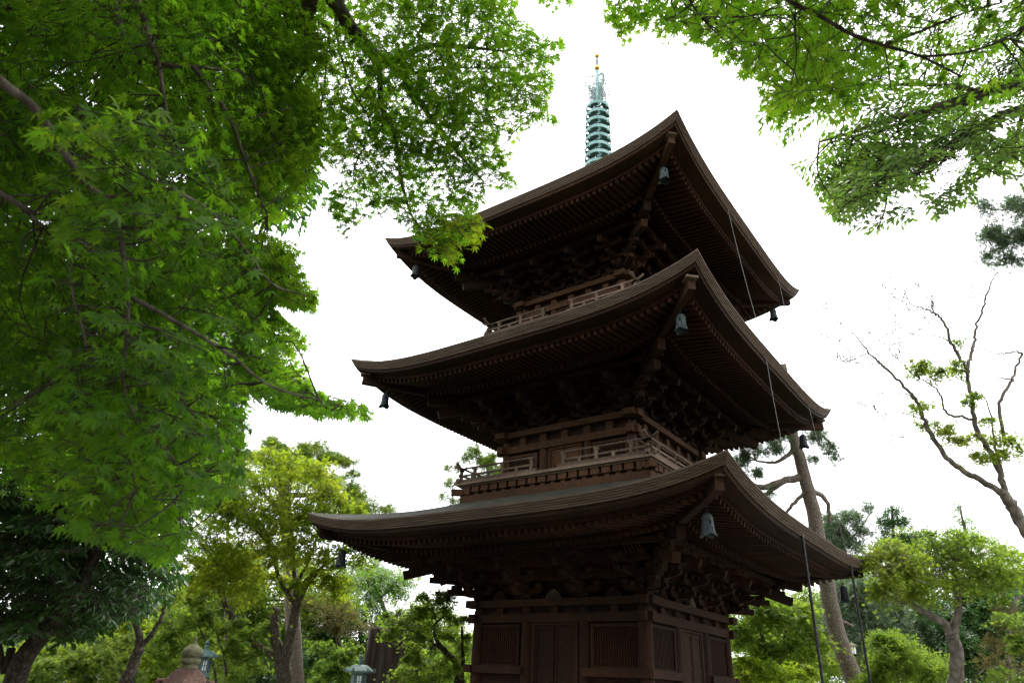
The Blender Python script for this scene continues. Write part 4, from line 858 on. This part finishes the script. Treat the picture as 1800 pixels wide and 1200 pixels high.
# lit tuft
TREES = [
 ('pale green pine top showing just left of the middle storey', 30, [([(900,1215),(905,950),(895,780)], .25, .1), ([(900,900),(850,860),(800,850)], .06, .02), ([(898,840),(860,810),(815,800)], .06, .02)], [(850,800,38,26), (880,830,40,40), (800,820,20,7), (790,848,20,6), (818,800,10,16), (800,880,14,10), (780,872,8,10), (840,850,26,20)], T_NEEDLE, .24, 'pine_lit', dict(name='pine_tree', barkm='pine_bark', clump=.4, flat=.6, limb_r=.02, droop=.1, cover=1.8)),
 ('bushy pine just right of the leaning pine trunk', 30, [([(1500,1215),(1495,1050),(1480,950)], .22, .1), ([(1482,960),(1510,930),(1528,905)], .05, .02)], [(1478,915,36,24), (1510,905,20,12), (1525,892,8,12), (1460,945,34,26), (1500,950,30,24), (1440,925,20,20), (1520,930,20,14)], T_NEEDLE, .22, 'pine', dict(name='pine_tree', barkm='pine_bark', clump=.5, flat=.6, limb_r=.03, cover=2.4)),
 ('dark green cedar with a rounded conical top, left of the sparse conifer', 36, [([(1575,1215),(1572,1000),(1568,895)], .25, .05)], [(1568,895,12,12), (1570,915,30,16), (1575,940,48,22), (1570,965,55,26), (1610,945,16,12)], T_CEDAR, .30, 'evergreen', dict(name='cedar_tree', barkm='dark_bark', clump=.8, flat=.4, limb_r=.03, cover=2.2, seed=31)),
 ('sparse see-through conifer top behind the right hand yellow green maple', 36, [([(1715,1215),(1705,1000),(1688,888)], .25, .04)], [(1688,893,10,12), (1692,915,22,9), (1700,935,28,9), (1705,950,36,10), (1755,965,28,12), (1772,985,22,9), (1740,945,18,7)], T_CEDAR, .26, 'zelkova', dict(name='conifer_tree', barkm='grey_bark', clump=.5, flat=.35, limb_r=.03, cover=1.0, seed=32)),
 ('yellow green maple with a forked pale trunk and cut left limb at the right', 18, [([(1682,1220),(1682,1150),(1672,1112)], .19, .15), ([(1673,1115),(1682,1085),(1684,1050),(1678,1010),(1676,985)], .12, .05), ([(1671,1112),(1655,1092),(1625,1075),(1600,1060)], .10, .065), ([(1684,1050),(1700,1020),(1730,1000)], .04, .015), ([(1678,1010),(1640,985),(1600,975)], .04, .015)],
   [(1620,985,120,56), (1710,985,100,60), (1640,1040,90,24), (1560,1045,60,24), (1530,985,40,26), (1780,1000,40,36), (1740,1040,60,20), (1590,965,60,26), (1660,945,52,22), (1710,960,48,26), (1560,1000,46,28), (1620,1000,60,26), (1690,990,60,26), (1735,1000,36,26), (1545,1040,32,20), (1600,1035,44,18), (1770,1015,30,22)], T_STAR5, .085, 'maple_soft', dict(name='maple_tree', barkm='grey_bark', clump=.42, flat=.14, limb_r=.02, cover=.85, seed=33, out_w=.4)),
 ('deep green rounded tree behind the forked pale maple trunk', 27, [([(1730,1215),(1725,1150),(1715,1060)], .25, .1)], [(1700,1060,75,42), (1770,1040,60,36), (1640,1100,70,50), (1730,1110,90,45), (1800,1080,50,60), (1690,1150,90,40), (1800,1130,60,60)], T_SPRIG5, .30, 'evergreen', dict(name='broadleaf_tree', barkm='dark_bark', clump=.9, flat=.5, limb_r=.03, cover=2.6, seed=34)),
 ('light green young tree beside the right wall of the pagoda', 21, [([(1350,1220),(1345,1150),(1330,1080)], .10, .05), ([(1375,1220),(1372,1160),(1380,1110)], .06, .03)], [(1330,1075,48,32), (1390,1085,50,34), (1310,1115,36,34), (1360,1130,56,30), (1420,1130,34,38), (1320,1165,40,26)], T_SPRIG3, .17, 'mid_green', dict(name='broadleaf_tree', clump=.5, flat=.3, limb_r=.02, cover=2.6, seed=35)),
 ('low yellow green shrub at the foot of the pagoda on the right', 18, [([(1370,1230),(1365,1195)], .06, .03)], [(1320,1165,30,14), (1350,1185,50,18), (1410,1185,45,18), (1300,1195,30,14)], T_STAR5, .10, 'maple_lit', dict(name='shrub', clump=.35, flat=.25, limb_r=.012, cover=2.6, seed=36)),
 ('dim green pine mass behind the garden lamp', 27, [([(1540,1220),(1530,1150),(1520,1050)], .2, .08)], [(1500,1040,40,34), (1540,1070,50,40), (1480,1090,40,40), (1530,1120,55,40), (1590,1090,40,40)], T_NEEDLE, .28, 'pine', dict(name='pine_tree', barkm='pine_bark', clump=.7, flat=.5, limb_r=.03, cover=2.8, seed=37)),
 ('yellowish feathery shrub between garden lamp and forked maple', 20, [([(1580,1230),(1575,1190)], .07, .03)], [(1550,1140,36,26), (1595,1135,40,30), (1560,1175,50,26), (1620,1165,44,30), (1530,1185,36,20), (1640,1190,36,20)], T_SPRIG5, .14, 'mid_green', dict(name='shrub', clump=.4, flat=.4, limb_r=.012, cover=2.8, seed=38)),
 ('rusty grey shrub at the right edge below the forked maple crown', 17, [([(1790,1230),(1775,1180),(1770,1120)], .08, .04), ([(1775,1180),(1740,1170),(1720,1185)], .035, .01), ([(1772,1120),(1780,1060),(1800,1045)], .04, .02)], [(1765,1075,30,14), (1760,1130,36,18), (1790,1105,34,20), (1745,1165,34,14), (1790,1170,30,22)], T_SPRIG5, .10, 'rust', dict(name='shrub', barkm='grey_bark', clump=.35, flat=.35, limb_r=.014, cover=.8, seed=39, out_w=.3)),
 ('fresh green maple bough in front of the rusty shrub at the right edge', 15, [([(1850,1230),(1835,1150),(1815,1110)], .08, .04)], [(1785,1090,34,16), (1800,1130,30,22), (1775,1190,40,18)], T_STAR5, .085, 'mid_green', dict(name='maple_tree', clump=.3, flat=.25, limb_r=.012, cover=2.0, seed=40)),
 # left half
 ('bright green maple with forked dark trunk standing left of the pagoda', 19, [([(500,1225),(498,1180),(497,1150)], .24, .20), ([(500,1165),(512,1110),(522,1065),(535,1030),(556,1005)], .15, .09), ([(556,1005),(575,990),(600,975),(622,965)], .055, .015), ([(492,1160),(484,1120),(482,1085),(486,1070)], .14, .11), ([(492,1160),(455,1135),(425,1105),(400,1070),(385,1035),(362,1005),(335,985)], .10, .05),
   ([(522,1065),(500,1035),(486,1000),(478,965),(470,950)], .07, .04), ([(474,960),(450,930),(425,912),(395,895)], .045, .02), ([(520,1055),(517,1000),(515,940),(505,900)], .06, .02), ([(505,1040),(530,1010),(545,980),(560,940)], .06, .02), ([(385,1035),(375,1000),(385,960)], .03, .012), ([(362,1005),(385,985),(420,975)], .02, .01)],
   [(480,860,150,80), (400,940,100,80), (370,1000,70,50), (450,1030,80,36), (560,1030,70,36), (560,940,130,60), (640,905,60,30), (370,860,70,60), (450,850,70,34), (520,830,80,30), (590,870,60,24), (400,880,50,30), (480,900,90,34), (570,920,60,26), (620,950,50,20), (380,940,60,34), (440,960,70,30), (530,975,80,26), (610,990,46,16), (345,1000,50,26), (420,1010,50,20), (660,965,30,12), (470,800,46,20), (590,1030,40,16)], T_STAR5, .085, 'maple_lit', dict(name='maple_tree', barkm='bark', clump=.5, flat=.16, limb_r=.018, cover=1.0, seed=50, droop=.3, out_w=.4)),
 ('broad flat topped yellow green pine behind the forked dark maple trunk', 25, [([(520,1225),(510,1000),(500,860),(520,800)], .35, .14), ([(515,830),(570,815),(610,805)], .1, .03), ([(505,870),(590,870),(660,890)], .1, .03), ([(510,840),(460,810),(430,800)], .08, .03)],
   [(540,815,90,36), (600,880,80,28), (470,782,50,13), (530,785,50,13), (585,800,42,11), (610,812,28,9), (440,800,40,16), (520,810,70,16), (600,850,38,14), (560,840,50,18), (640,875,34,12), (675,893,34,9), (600,885,50,12), (620,835,20,8), (480,845,60,24)], T_NEEDLE, .17, 'pine_lit', dict(name='pine_tree', barkm='pine_bark', clump=.55, flat=.3, limb_r=.025, cover=2.0, seed=51, droop=.1)),
 ('airy pale green tree far behind the left end of the lowest roof', 34, [([(690,1220),(680,1100),(665,1030)], .22, .08), ([(670,1050),(700,1020),(720,1000)], .06, .02)], [(660,1030,80,60), (650,1000,46,28), (700,1010,36,18), (640,1040,50,26), (690,1040,46,22), (730,1020,22,12), (600,1020,40,30)], T_SPRIG5, .2, 'zelkova', dict(name='broadleaf_tree', barkm='grey_bark', clump=.8, flat=.4, limb_r=.03, cover=1.0, seed=52)),
 ('small gnarled maple with a crooked dark trunk beside the left wall of the pagoda', 19, [([(800,1225),(806,1190),(802,1165),(785,1148),(770,1130)], .10, .07), ([(770,1130),(764,1112),(768,1092),(785,1080)], .055, .02), ([(770,1135),(745,1120),(720,1105),(704,1095)], .04, .012), ([(812,1225),(813,1150),(812,1100)], .07, .03), ([(768,1092),(762,1070),(770,1050)], .02, .01)],
   [(765,1050,40,13), (735,1065,34,12), (790,1062,36,14), (700,1085,42,13), (745,1090,50,14), (795,1090,32,14), (690,1110,32,10), (750,1115,36,10), (800,1120,26,16), (740,1150,44,18), (785,1165,40,22), (720,1180,44,14), (760,1195,50,16)], T_STAR5, .095, 'mid_green', dict(name='maple_tree', barkm='dark_bark', clump=.36, flat=.18, limb_r=.014, cover=1.9, seed=53)),
 ('rust tinged feathery tree in the middle distance left of the stone slab', 28, [([(600,1225),(598,1150),(590,1100)], .15, .06)], [(600,1075,55,22), (570,1100,36,22), (620,1100,34,16), (560,1060,40,18)], T_SPRIG5, .17, 'rust', dict(name='broadleaf_tree', clump=.5, flat=.3, limb_r=.02, cover=.8, seed=54, out_w=.3)),
 ('rounded green tree behind the two bronze lanterns', 32, [([(640,1225),(640,1150),(630,1090)], .2, .08)], [(640,1080,60,36), (590,1120,70,36), (680,1120,50,30), (560,1075,50,36), (640,1150,70,30)], T_SPRIG5, .26, 'evergreen', dict(name='broadleaf_tree', barkm='dark_bark', clump=.8, flat=.5, limb_r=.03, cover=2.4, seed=55)),
 ('layered green maple shrub between bronze lantern and maple trunk', 21, [([(600,1230),(598,1190)], .06, .03)], [(575,1135,26,10), (600,1155,34,12), (570,1175,36,12), (620,1180,36,12), (590,1195,50,14), (610,1140,30,9)], T_STAR5, .12, 'mid_green', dict(name='shrub', clump=.35, flat=.2, limb_r=.012, cover=2.4, seed=56)),
 ('thin crooked grey brown tree forking low, left of the stone lantern', 11.5, [([(212,1230),(225,1185),(240,1155),(246,1135)], .095, .075), ([(244,1140),(245,1115),(236,1092),(226,1072),(205,1058)], .06, .03), ([(247,1136),(264,1118),(280,1092),(290,1062),(296,1050)], .05, .014), ([(240,1100),(252,1088),(262,1085)], .012, .006), ([(205,1058),(185,1045),(170,1020)], .03, .012)], [(295,1045,26,9), (290,1055,18,8), (190,1020,34,16), (230,1040,26,12), (150,1010,40,20)], T_STAR5, .06, 'mid_green', dict(name='maple_tree', barkm='bark', clump=.22, flat=.25, limb_r=.01, cover=2.0, seed=57)),
 ('low spreading green maple behind the stone lantern', 19, [([(330,1230),(328,1180),(320,1140)], .10, .05), ([(400,1225),(395,1160),(380,1110)], .05, .02), ([(385,1225),(370,1150),(350,1100)], .04, .02)], [(300,1090,50,16), (350,1080,50,16), (400,1095,50,16), (330,1120,60,18), (280,1130,40,16), (400,1130,50,18), (440,1150,40,18), (300,1160,40,16), (430,1180,40,16), (350,1050,40,14), (450,1110,40,16)], T_STAR5, .11, 'mid_green', dict(name='maple_tree', clump=.4, flat=.2, limb_r=.014, cover=2.2, seed=58)),
 ('fine leaved light green maple below the dark evergreen at the lower left', 15, [([(147,1230),(150,1180),(152,1160)], .07, .05), ([(152,1165),(165,1140),(175,1120)], .02, .01)], [(110,1150,60,18), (180,1140,60,20), (60,1180,60,20), (140,1180,60,18), (210,1170,40,16), (100,1200,70,16), (180,1200,60,14), (240,1190,30,12)], T_STAR5, .095, 'mid_green', dict(name='maple_tree', clump=.35, flat=.2, limb_r=.012, cover=2.4, seed=59)),
 ('dark green thicket tree behind the low maples on the left', 30, [([(250,1225),(245,1150),(240,1080)], .25, .1)], [(220,1080,80,50), (330,1060,80,60), (120,1090,90,50), (420,1070,80,50), (30,1120,80,60), (480,1110,60,50), (300,1130,120,50), (400,1000,60,50)], T_SPRIG5, .3, 'zelkova', dict(name='broadleaf_tree', barkm='dark_bark', clump=.9, flat=.5, limb_r=.03, cover=2.2, seed=60)),
 ('low dark green hedge bush between the maple trunk and the stone slab', 26, [([(560,1230),(558,1200)], .07, .03)], [(520,1165,60,26), (600,1190,60,20), (660,1190,50,24), (700,1160,50,34), (450,1190,60,22)], T_SPRIG5, .2, 'evergreen', dict(name='shrub', clump=.6, flat=.5, limb_r=.012, cover=2.6, seed=61)),
 ('tall slender bamboo like foliage in the gap left of the flat topped pine', 24, [([(395,1225),(400,900),(408,760)], .08, .02), ([(400,900),(420,780),(432,715)], .03, .01)], [(415,700,18,16), (410,730,26,16), (395,765,30,20), (375,800,36,26), (425,690,10,10), (360,850,40,30)], T_SPRIG5, .2, 'zelkova', dict(name='bamboo', barkm='grey_bark', clump=.5, flat=.6, limb_r=.015, cover=1.5, seed=62, hang=.5)),
 ('tall fresh green tree filling the gap between leaning pine and forked maple', 31, [([(1560,1225),(1555,1100),(1550,1000)], .25, .1)], [(1560,1010,90,50), (1500,1060,90,60), (1620,1080,90,60), (1440,1100,60,60), (1560,1140,120,60)], T_SPRIG5, .24, 'mid_green', dict(name='broadleaf_tree', clump=.9, flat=.4, limb_r=.03, cover=2.4, seed=80)),
 ('light green hillside tree at the far right below the bare maple', 33, [([(1760,1225),(1755,1100),(1750,1000)], .25, .1)], [(1760,1020,70,36), (1810,1010,50,50), (1720,1060,80,50), (1800,1080,60,60), (1760,1140,90,60)], T_SPRIG5, .24, 'mid_green', dict(name='broadleaf_tree', clump=.9, flat=.4, limb_r=.03, cover=2.4, seed=81)),
 ('fresh green background tree next to the right wall of the pagoda', 30, [([(1350,1225),(1345,1120),(1340,1060)], .25, .1)], [(1340,1060,70,40), (1400,1060,60,40), (1300,1110,60,50), (1380,1120,80,50), (1330,1160,80,40)], T_SPRIG5, .22, 'mid_green', dict(name='broadleaf_tree', clump=.8, flat=.4, limb_r=.03, cover=2.4, seed=82)),
 ('pale green background tree filling behind the forked dark maple trunk', 30, [([(470,1225),(468,1120),(460,1020)], .25, .1)], [(470,1010,120,60), (380,1040,100,60), (560,1050,90,50), (450,1100,120,50)], T_SPRIG5, .22, 'mid_green', dict(name='broadleaf_tree', clump=.8, flat=.4, limb_r=.03, cover=1.9, seed=83)),
 ('fresh green background tree behind the stone slab and gnarled maple', 29, [([(760,1225),(758,1140),(750,1080)], .2, .08)], [(760,1090,80,34), (700,1110,70,34), (790,1140,60,50), (730,1160,70,40)], T_SPRIG5, .2, 'mid_green', dict(name='broadleaf_tree', clump=.7, flat=.4, limb_r=.03, cover=2.2, seed=84)),
 ('bright layered maple standing behind the lower left thicket', 25, [([(270,1225),(268,1130),(260,1070)], .12, .06)], [(270,1080,90,26), (200,1110,80,26), (330,1130,80,26), (120,1130,80,30), (250,1150,90,26), (60,1160,70,30), (380,1160,60,24), (300,1185,100,18), (180,1180,80,20)], T_STAR5, .15, 'maple_lit', dict(name='maple_tree', clump=.5, flat=.22, limb_r=.02, cover=2.2, seed=85)),
]
for i, (lab, dist, trunks, crown, T, size, mat, kw) in enumerate(TREES):
    kw = dict(kw); kw.setdefault('seed', 70+i); tree(lab, 'shrub' if kw.get('name') == 'shrub' else ('bamboo' if kw.get('name') == 'bamboo' else 'tree'), dist, trunks, crown, T, size, mat, **kw)
# far wood closing the view at the horizon
rgw = np.random.default_rng(77); Ps = []
for i in range(230):
    x = rgw.uniform(-250, 2050); dd = rgw.uniform(48, 75)
    hgt = rgw.uniform(30, 105)+(18 if x > 1500 or 150 < x < 480 else 0)-(26 if 640 < x < 800 else 0); top = at(x, 1200-hgt, dd)
    n = 260; r = unit(rgw.normal(size=(n, 3)))*rgw.uniform(.75, 1, (n, 1))*[2.6, 2.6, 1.0]; zc = rgw.uniform(0.2, max(.4, top[2]-1.0)); Ps.append(np.array([top[0], top[1], max(.6, top[2]-rgw.uniform(.8, 1.6))*1.0])+r*[1, 1, 1.0])
    Ps.append(np.array([top[0], top[1], zc])+r)
P = np.vstack(Ps); P = P[P[:, 2] > 0]; n = len(P)
V, F = leaf_arrays(P, rgw.normal(size=(n, 3))-[0, 0, .3], rgw.normal(size=(n, 3))*.5+[0, 0, 1], rgw.uniform(.3, .55, n), T_SPRIG5)
tri_mesh('distant_wood', V, F, M['mid_green'], None, kind='stuff', label='distant green wood beyond the garden closing the horizon', category='wood')

# ------------------------------------------------------------------ unseen trees added behind and beside the viewer to shade the scene
SH = [((-2.5, -21.5), 3.9, 7.5, 'maple'), ((2.5, -25), 4.5, 7.0, 'zelkova'), ((9.5, -27), 5.0, 8.0, 'evergreen'), ((16, -24), 4.8, 7.5, 'zelkova'), ((19, -17), 4.2, 7.2, 'evergreen'), ((5.0, -20.5), 2.6, 5.6, 'evergreen'), ((-.5, -19.8), 2.8, 7.5, 'evergreen'), ((-7, -18), 4.2, 7.5, 'evergreen'), ((3.2, -19.6), 3.0, 8.6, 'evergreen'), ((6.6, -19.4), 2.2, 7.6, 'evergreen')]
for i, ((x, y), r, z, mt) in enumerate(SH):
    rg = np.random.default_rng(900+i); t = thing('broadleaf_tree', 'unseen leafy tree added behind the viewer to block light', 'tree', (x, y, 0), 'unseen trees added behind the viewer for shade')
    mb = MB(); mb.tube(smooth_path([(x, y, -.1), (x+.2, y, z*.4), (x, y+.2, z)]), .2, n=10); mb.build('trunk', M['bark'], t, smooth=True)
    n = 5200; P = unit(rg.normal(size=(n, 3)))*rg.uniform(.35, 1, (n, 1))*[r, r, r*.85]+[x, y, z]
    P = P[(P[:, 2] > 1.2)]; px_, py_, dz = to_px(P); P = P[~((dz > .2) & (px_ > -60) & (px_ < 1860) & (py_ > -60) & (py_ < 1260))]; n = len(P)
    V, F = leaf_arrays(P, rg.normal(size=(n, 3)), rg.normal(size=(n, 3))*.6+[0, 0, 1], rg.uniform(.3, .5, n), T_SPRIG5); tri_mesh('crown', V, F, M[mt], t)
# ------------------------------------------------------------------ lanterns, stone slab, garden lamp, small roofs
def hexring(r, z, n=6, ph=0.0): return [(r*math.cos(2*PI*k/n+ph), r*math.sin(2*PI*k/n+ph), z) for k in range(n)]
def lantern(label, px, py, dist, W, kind, ph=.3):
    top = at(px, py, dist); X, Y, ZT = top; t = thing('stone_lantern' if kind == 'stone' else 'bronze_lantern', label, 'lantern', (X, Y, 0))
    st_ = kind == 'stone'; ma = M['red_stone'] if st_ else M['dark_verdigris']; mj = M['moss_stone'] if st_ else M['dark_verdigris']
    k = W/.45
    def lath(name, prof, mat, n=6, sm=False, parent=t):
        mb = MB(); V = []; 
        for r, z in prof: V += [(X+a, Y+b_, z) for a, b_, _ in hexring(r, 0, n, ph)]
        m = len(prof); mb.add(V, [(i*n+j, i*n+(j+1) % n, (i+1)*n+(j+1) % n, (i+1)*n+j) for i in range(m-1) for j in range(n)]+[tuple(range(n))[::-1], tuple((m-1)*n+j for j in range(n))])
        return mb.build(name, mat, parent, smooth=sm)
    jh = .43*k if st_ else .24*k
    if st_: jp = [(.17, 0), (.175, .05), (.12, .06), (.20, .09), (.215, .14), (.19, .19), (.14, .20), (.21, .23), (.225, .30), (.19, .37), (.11, .43), (.05, .47), (.035, .55), (.05, .59), (.01, .61)]; sc = jh/.61*1.1
    else: jp = [(.10, 0), (.115, .03), (.09, .05), (.10, .09), (.12, .16), (.10, .2), (.05, .22), (.09, .25), (.115, .30), (.10, .36), (.04, .40), (.002, .41)]; sc = jh/.41*1.15
    z0 = ZT-jp[-1][1]*sc
    mb = MB(); mb.lathe([(r*sc*(.95 if st_ else .9), z0+z*sc) for r, z in jp], (X, Y, 0), 20); mb.build('jewel', mj, t, smooth=True)
    rh = .34*k if st_ else .20*k
    rf = lath('roof', [(W*.32, z0+.005), (W*.52, z0-rh*.14), (W*.74, z0-rh*.42), (W*.93, z0-rh*.70), (W*1.0, z0-rh*.78), (W*.99, z0-rh*1.12), (W*.55, z0-rh*1.16)] if st_ else [(W*.34, z0+.005), (W*.55, z0-rh*.1), (W*.8, z0-rh*.5), (W*.97, z0-rh*.78), (W*.97, z0-rh*1.0), (W*.4, z0-rh*1.05)], ma)
    for j in range(6):
        a = 2*PI*j/6+ph; c = np.array([math.cos(a), math.sin(a), 0]); o = np.array([X, Y, 0]); rr = W*.13 if st_ else W*.09
        mb = MB(); ctr = o+c*(W*.93)+np.array([0, 0, z0-rh*.72]); pts = [o+c*W*.62+np.array([0, 0, z0-rh*.60])]+[ctr+(c*math.sin(q)-np.array([0, 0, math.cos(q)]))*rr for q in np.linspace(-.2, 3.9, 9)]
        mb.tube(pts, np.linspace(rr*.55, rr*.5, len(pts)), n=8); mb.build('roof_curl', ma, rf, smooth=True)
    zb = z0-rh*1.1; fh = .42*k
    lath('firebox', [(W*.5, zb), (W*.5, zb-fh), (W*.56, zb-fh-.01), (W*.56, zb-fh-.05)][::-1], ma)
    for j in range(6):
        a = 2*PI*(j+.5)/6+ph; c = np.array([math.cos(a), math.sin(a), 0]); s_ = np.array([-c[1], c[0], 0]); o = np.array([X, Y, zb-fh*.5])+c*(W*.5*.866+.006)
        if st_ and j % 3: continue
        mb = MB(); w2, h2 = W*.15, fh*.36; mb.add([o-s_*w2-[0, 0, h2], o+s_*w2-[0, 0, h2], o+s_*w2+[0, 0, h2], o-s_*w2+[0, 0, h2]], [(0, 1, 2, 3)]); p_ = mb.build('pane', M['white'], t)
        mb = MB()
        for u in (-1, 0, 1): mb.beam(o+s_*w2*u-[0, 0, h2]+c*.008, o+s_*w2*u+[0, 0, h2]+c*.008, .014, .016, up=c)
        for u in (-1, 0, 1): mb.beam(o-s_*w2+[0, 0, h2*u]+c*.01, o+s_*w2+[0, 0, h2*u]+c*.01, .014, .014)
        mb.build('pane_lattice', ma, p_)
    zc = zb-fh-.05
    lath('platform', [(W*.34, zc-.16*k), (W*.6, zc-.08*k), (W*.68, zc-.03*k), (W*.66, zc)], ma)
    mb = MB(); mb.lathe([(W*.5, .22), (W*.34, .3), (W*.26, .36), (W*.24, zc*.5-.05), (W*.29, zc*.5), (W*.24, zc*.5+.05), (W*.26, zc-.2*k), (W*.36, zc-.15*k)], (X, Y, 0), 18); mb.build('shaft', ma, t, smooth=True)
    lath('pedestal', [(W*.95, -.02), (W*.95, .1), (W*.75, .14), (W*.7, .2), (W*.45, .23)], ma if st_ else M['stone'])
    return t
lantern('brown stone lantern with scrolled roof corners and a mossy onion shaped top', 345, 1118, 12.0, .47, 'stone', ph=.45)
lantern('green bronze lantern half hidden behind the brown stone lantern', 366, 1125, 16.0, .33, 'bronze', ph=.2)
lantern('green bronze lantern with white lattice pane in front of the dark stone slab', 636, 1150, 17.0, .37, 'bronze', ph=.9)
c0, c1 = at(652, 1100, 21), at(748, 1096, 21.6); c0z, c1z = c0[2], c1[2]
t = thing('stone_slab', 'tall dark brown upright stone slab behind the bronze lantern', 'monument', ((c0[0]+c1[0])/2, (c0[1]+c1[1])/2, 0))
mb = MB(); ex = unit(np.array([c1[0]-c0[0], c1[1]-c0[1], 0])); ey = np.array([-ex[1], ex[0], 0]); Wd = np.linalg.norm((c1-c0)[:2])
prof = [(-.06, -.1), (-.03, .9), (0, c0z*.75), (.02, c0z-.05), (.18, c0z+.02), (.5, c0z-.03), (.9, c0z+.05), (Wd*.8, c1z+.03), (Wd-.05, c1z-.12), (Wd, c1z*.7), (Wd+.05, .8), (Wd+.08, -.1)]
V = []
for o, sh in ((-.02, .94), (.03, 1.), (.33, 1.), (.38, .94)):
    for x, z in prof: V.append(np.array([c0[0], c0[1], 0])+ex*((x-Wd/2)*sh+Wd/2)+ey*o+np.array([0, 0, z*(.985 if sh < 1 else 1)]))
n = len(prof); mb.add(V, [tuple(range(n)), tuple(range(4*n-1, 3*n-1, -1))]+[(r*n+i, (r+1)*n+i, (r+1)*n+(i+1) % n, r*n+(i+1) % n) for r in range(3) for i in range(n)])
mb.build('slab', M['dark_stone'], t); mb = MB(); cc = (c0+c1)/2; mb.box((cc[0], cc[1], .15), (2.6, 1.4, .3), np.array([ex, ey, [0, 0, 1]]).T); mb.build('slab_base', M['stone'], t)
lp = at(1497, 1127, 25); X, Y, ZT = lp
t = thing('garden_lamp', 'small garden lamp with conical cap on a green post beside the leaning pine', 'lamp', (X, Y, 0))
mb = MB(); mb.tube([(X, Y, 0), (X, Y, ZT-.46)], [.04, .03], n=10); mb.build('post', M['green_paint'], t)
mb = MB(); mb.lathe([(.03, ZT-.50), (.08, ZT-.46), (.11, ZT-.42), (.115, ZT-.40)], (X, Y, 0), 14); mb.build('cup', M['iron'], t)
mb = MB(); mb.lathe([(.09, ZT-.41), (.10, ZT-.30), (.10, ZT-.14)], (X, Y, 0), 14); mb.build('glass', M['white'], t)
mb = MB()
for k in range(6): a = k*PI/3; mb.tube([(X+.105*math.cos(a), Y+.105*math.sin(a), ZT-.41), (X+.105*math.cos(a), Y+.105*math.sin(a), ZT-.14)], .008, n=4)
mb.build('glass_cage', M['iron'], t, kind='stuff') if False else mb.build('glass_cage', M['iron'], t)
mb = MB(); mb.lathe([(.175, ZT-.155), (.18, ZT-.14), (.09, ZT-.07), (.03, ZT-.045), (.02, ZT-.03), (.03, ZT-.012), (.001, ZT+.012)], (X, Y, 0), 18); mb.build('cap', M['moss_stone'], t, smooth=True)
def small_hall(name, label, cat, pc, dist, L, wd, hz, mats, yaw, orn=False):
    c = at(*pc, dist); t = thing(name, label, cat, (c[0], c[1], 0)); e = np.array([math.cos(yaw), math.sin(yaw), 0]); g = np.array([-e[1], e[0], 0]); o = np.array([c[0], c[1], 0]); z = c[2]
    mb = MB(); mb.box(o+[0, 0, (z-hz)/2], (L*.8, wd*.7, z-hz), np.array([e, g, [0, 0, 1]]).T); mb.build('wall', mats[1], t)
    mb = MB()
    for s_ in (-1, 1):
        n = 7; V = []
        for i in range(n):
            q = i/(n-1); y = s_*wd*.62*q; zz = z-hz*(1.35*q-.35*q*q)
            for x in (-L/2, L/2):
                for dz in (0, -.07): V.append(o+e*x+g*y+np.array([0, 0, zz+dz]))
        F = []
        for i in range(n-1): a = i*4; F += [(a, a+2, a+6, a+4), (a+1, a+5, a+7, a+3), (a, a+4, a+5, a+1), (a+2, a+3, a+7, a+6)]
        F.append((n*4-4, n*4-2, n*4-1, n*4-3)); mb.add(V, F)
        nr = int(L/.22)
        for k in range(nr+1):
            x = -L/2+L*k/nr; mb.tube([o+e*x+g*(s_*wd*.62*q)+np.array([0, 0, z-hz*(1.35*q-.35*q*q)+.02]) for q in (0, .33, .66, 1)], .035, n=6)
    r_ = mb.build('roof', mats[0], t)
    mb = MB(); mb.beam(o+e*(-L/2-.03)+[0, 0, z+.05], o+e*(L/2+.03)+[0, 0, z+.05], .16, .14); mb.tube([o+e*(-L/2-.06)+[0, 0, z+.14], o+e*(L/2+.06)+[0, 0, z+.14]], .07, n=8); mb.build('roof_ridge', mats[0], r_)
    if orn:
        mb = MB(); p = o+e*(L/2)+np.array([0, 0, z+.1]); mb.tube([p-e*.12-[0, 0, .1], p+[0, 0, .05], p+e*.1+[0, 0, .2], p+e*.22+[0, 0, .27], p+e*.3+[0, 0, .24]], [.08, .09, .075, .06, .03], n=9); mb.build('ridge_ornament', mats[0], r_, smooth=True)
    return t
small_hall('garden_hall', 'grey tiled hall roof glimpsed between the low maples on the left', 'building', (215, 1082), 34, 5.0, 3.6, 1.1, (M['tile'], M['plaster']), .35)
small_hall('roofed_gate', 'small dark tiled gate roof with an upcurved ridge end left of the stone lantern', 'gate', (235, 1196), 15.5, 1.7, 1.0, .4, (M['tile'], M['plaster']), -.55, True)
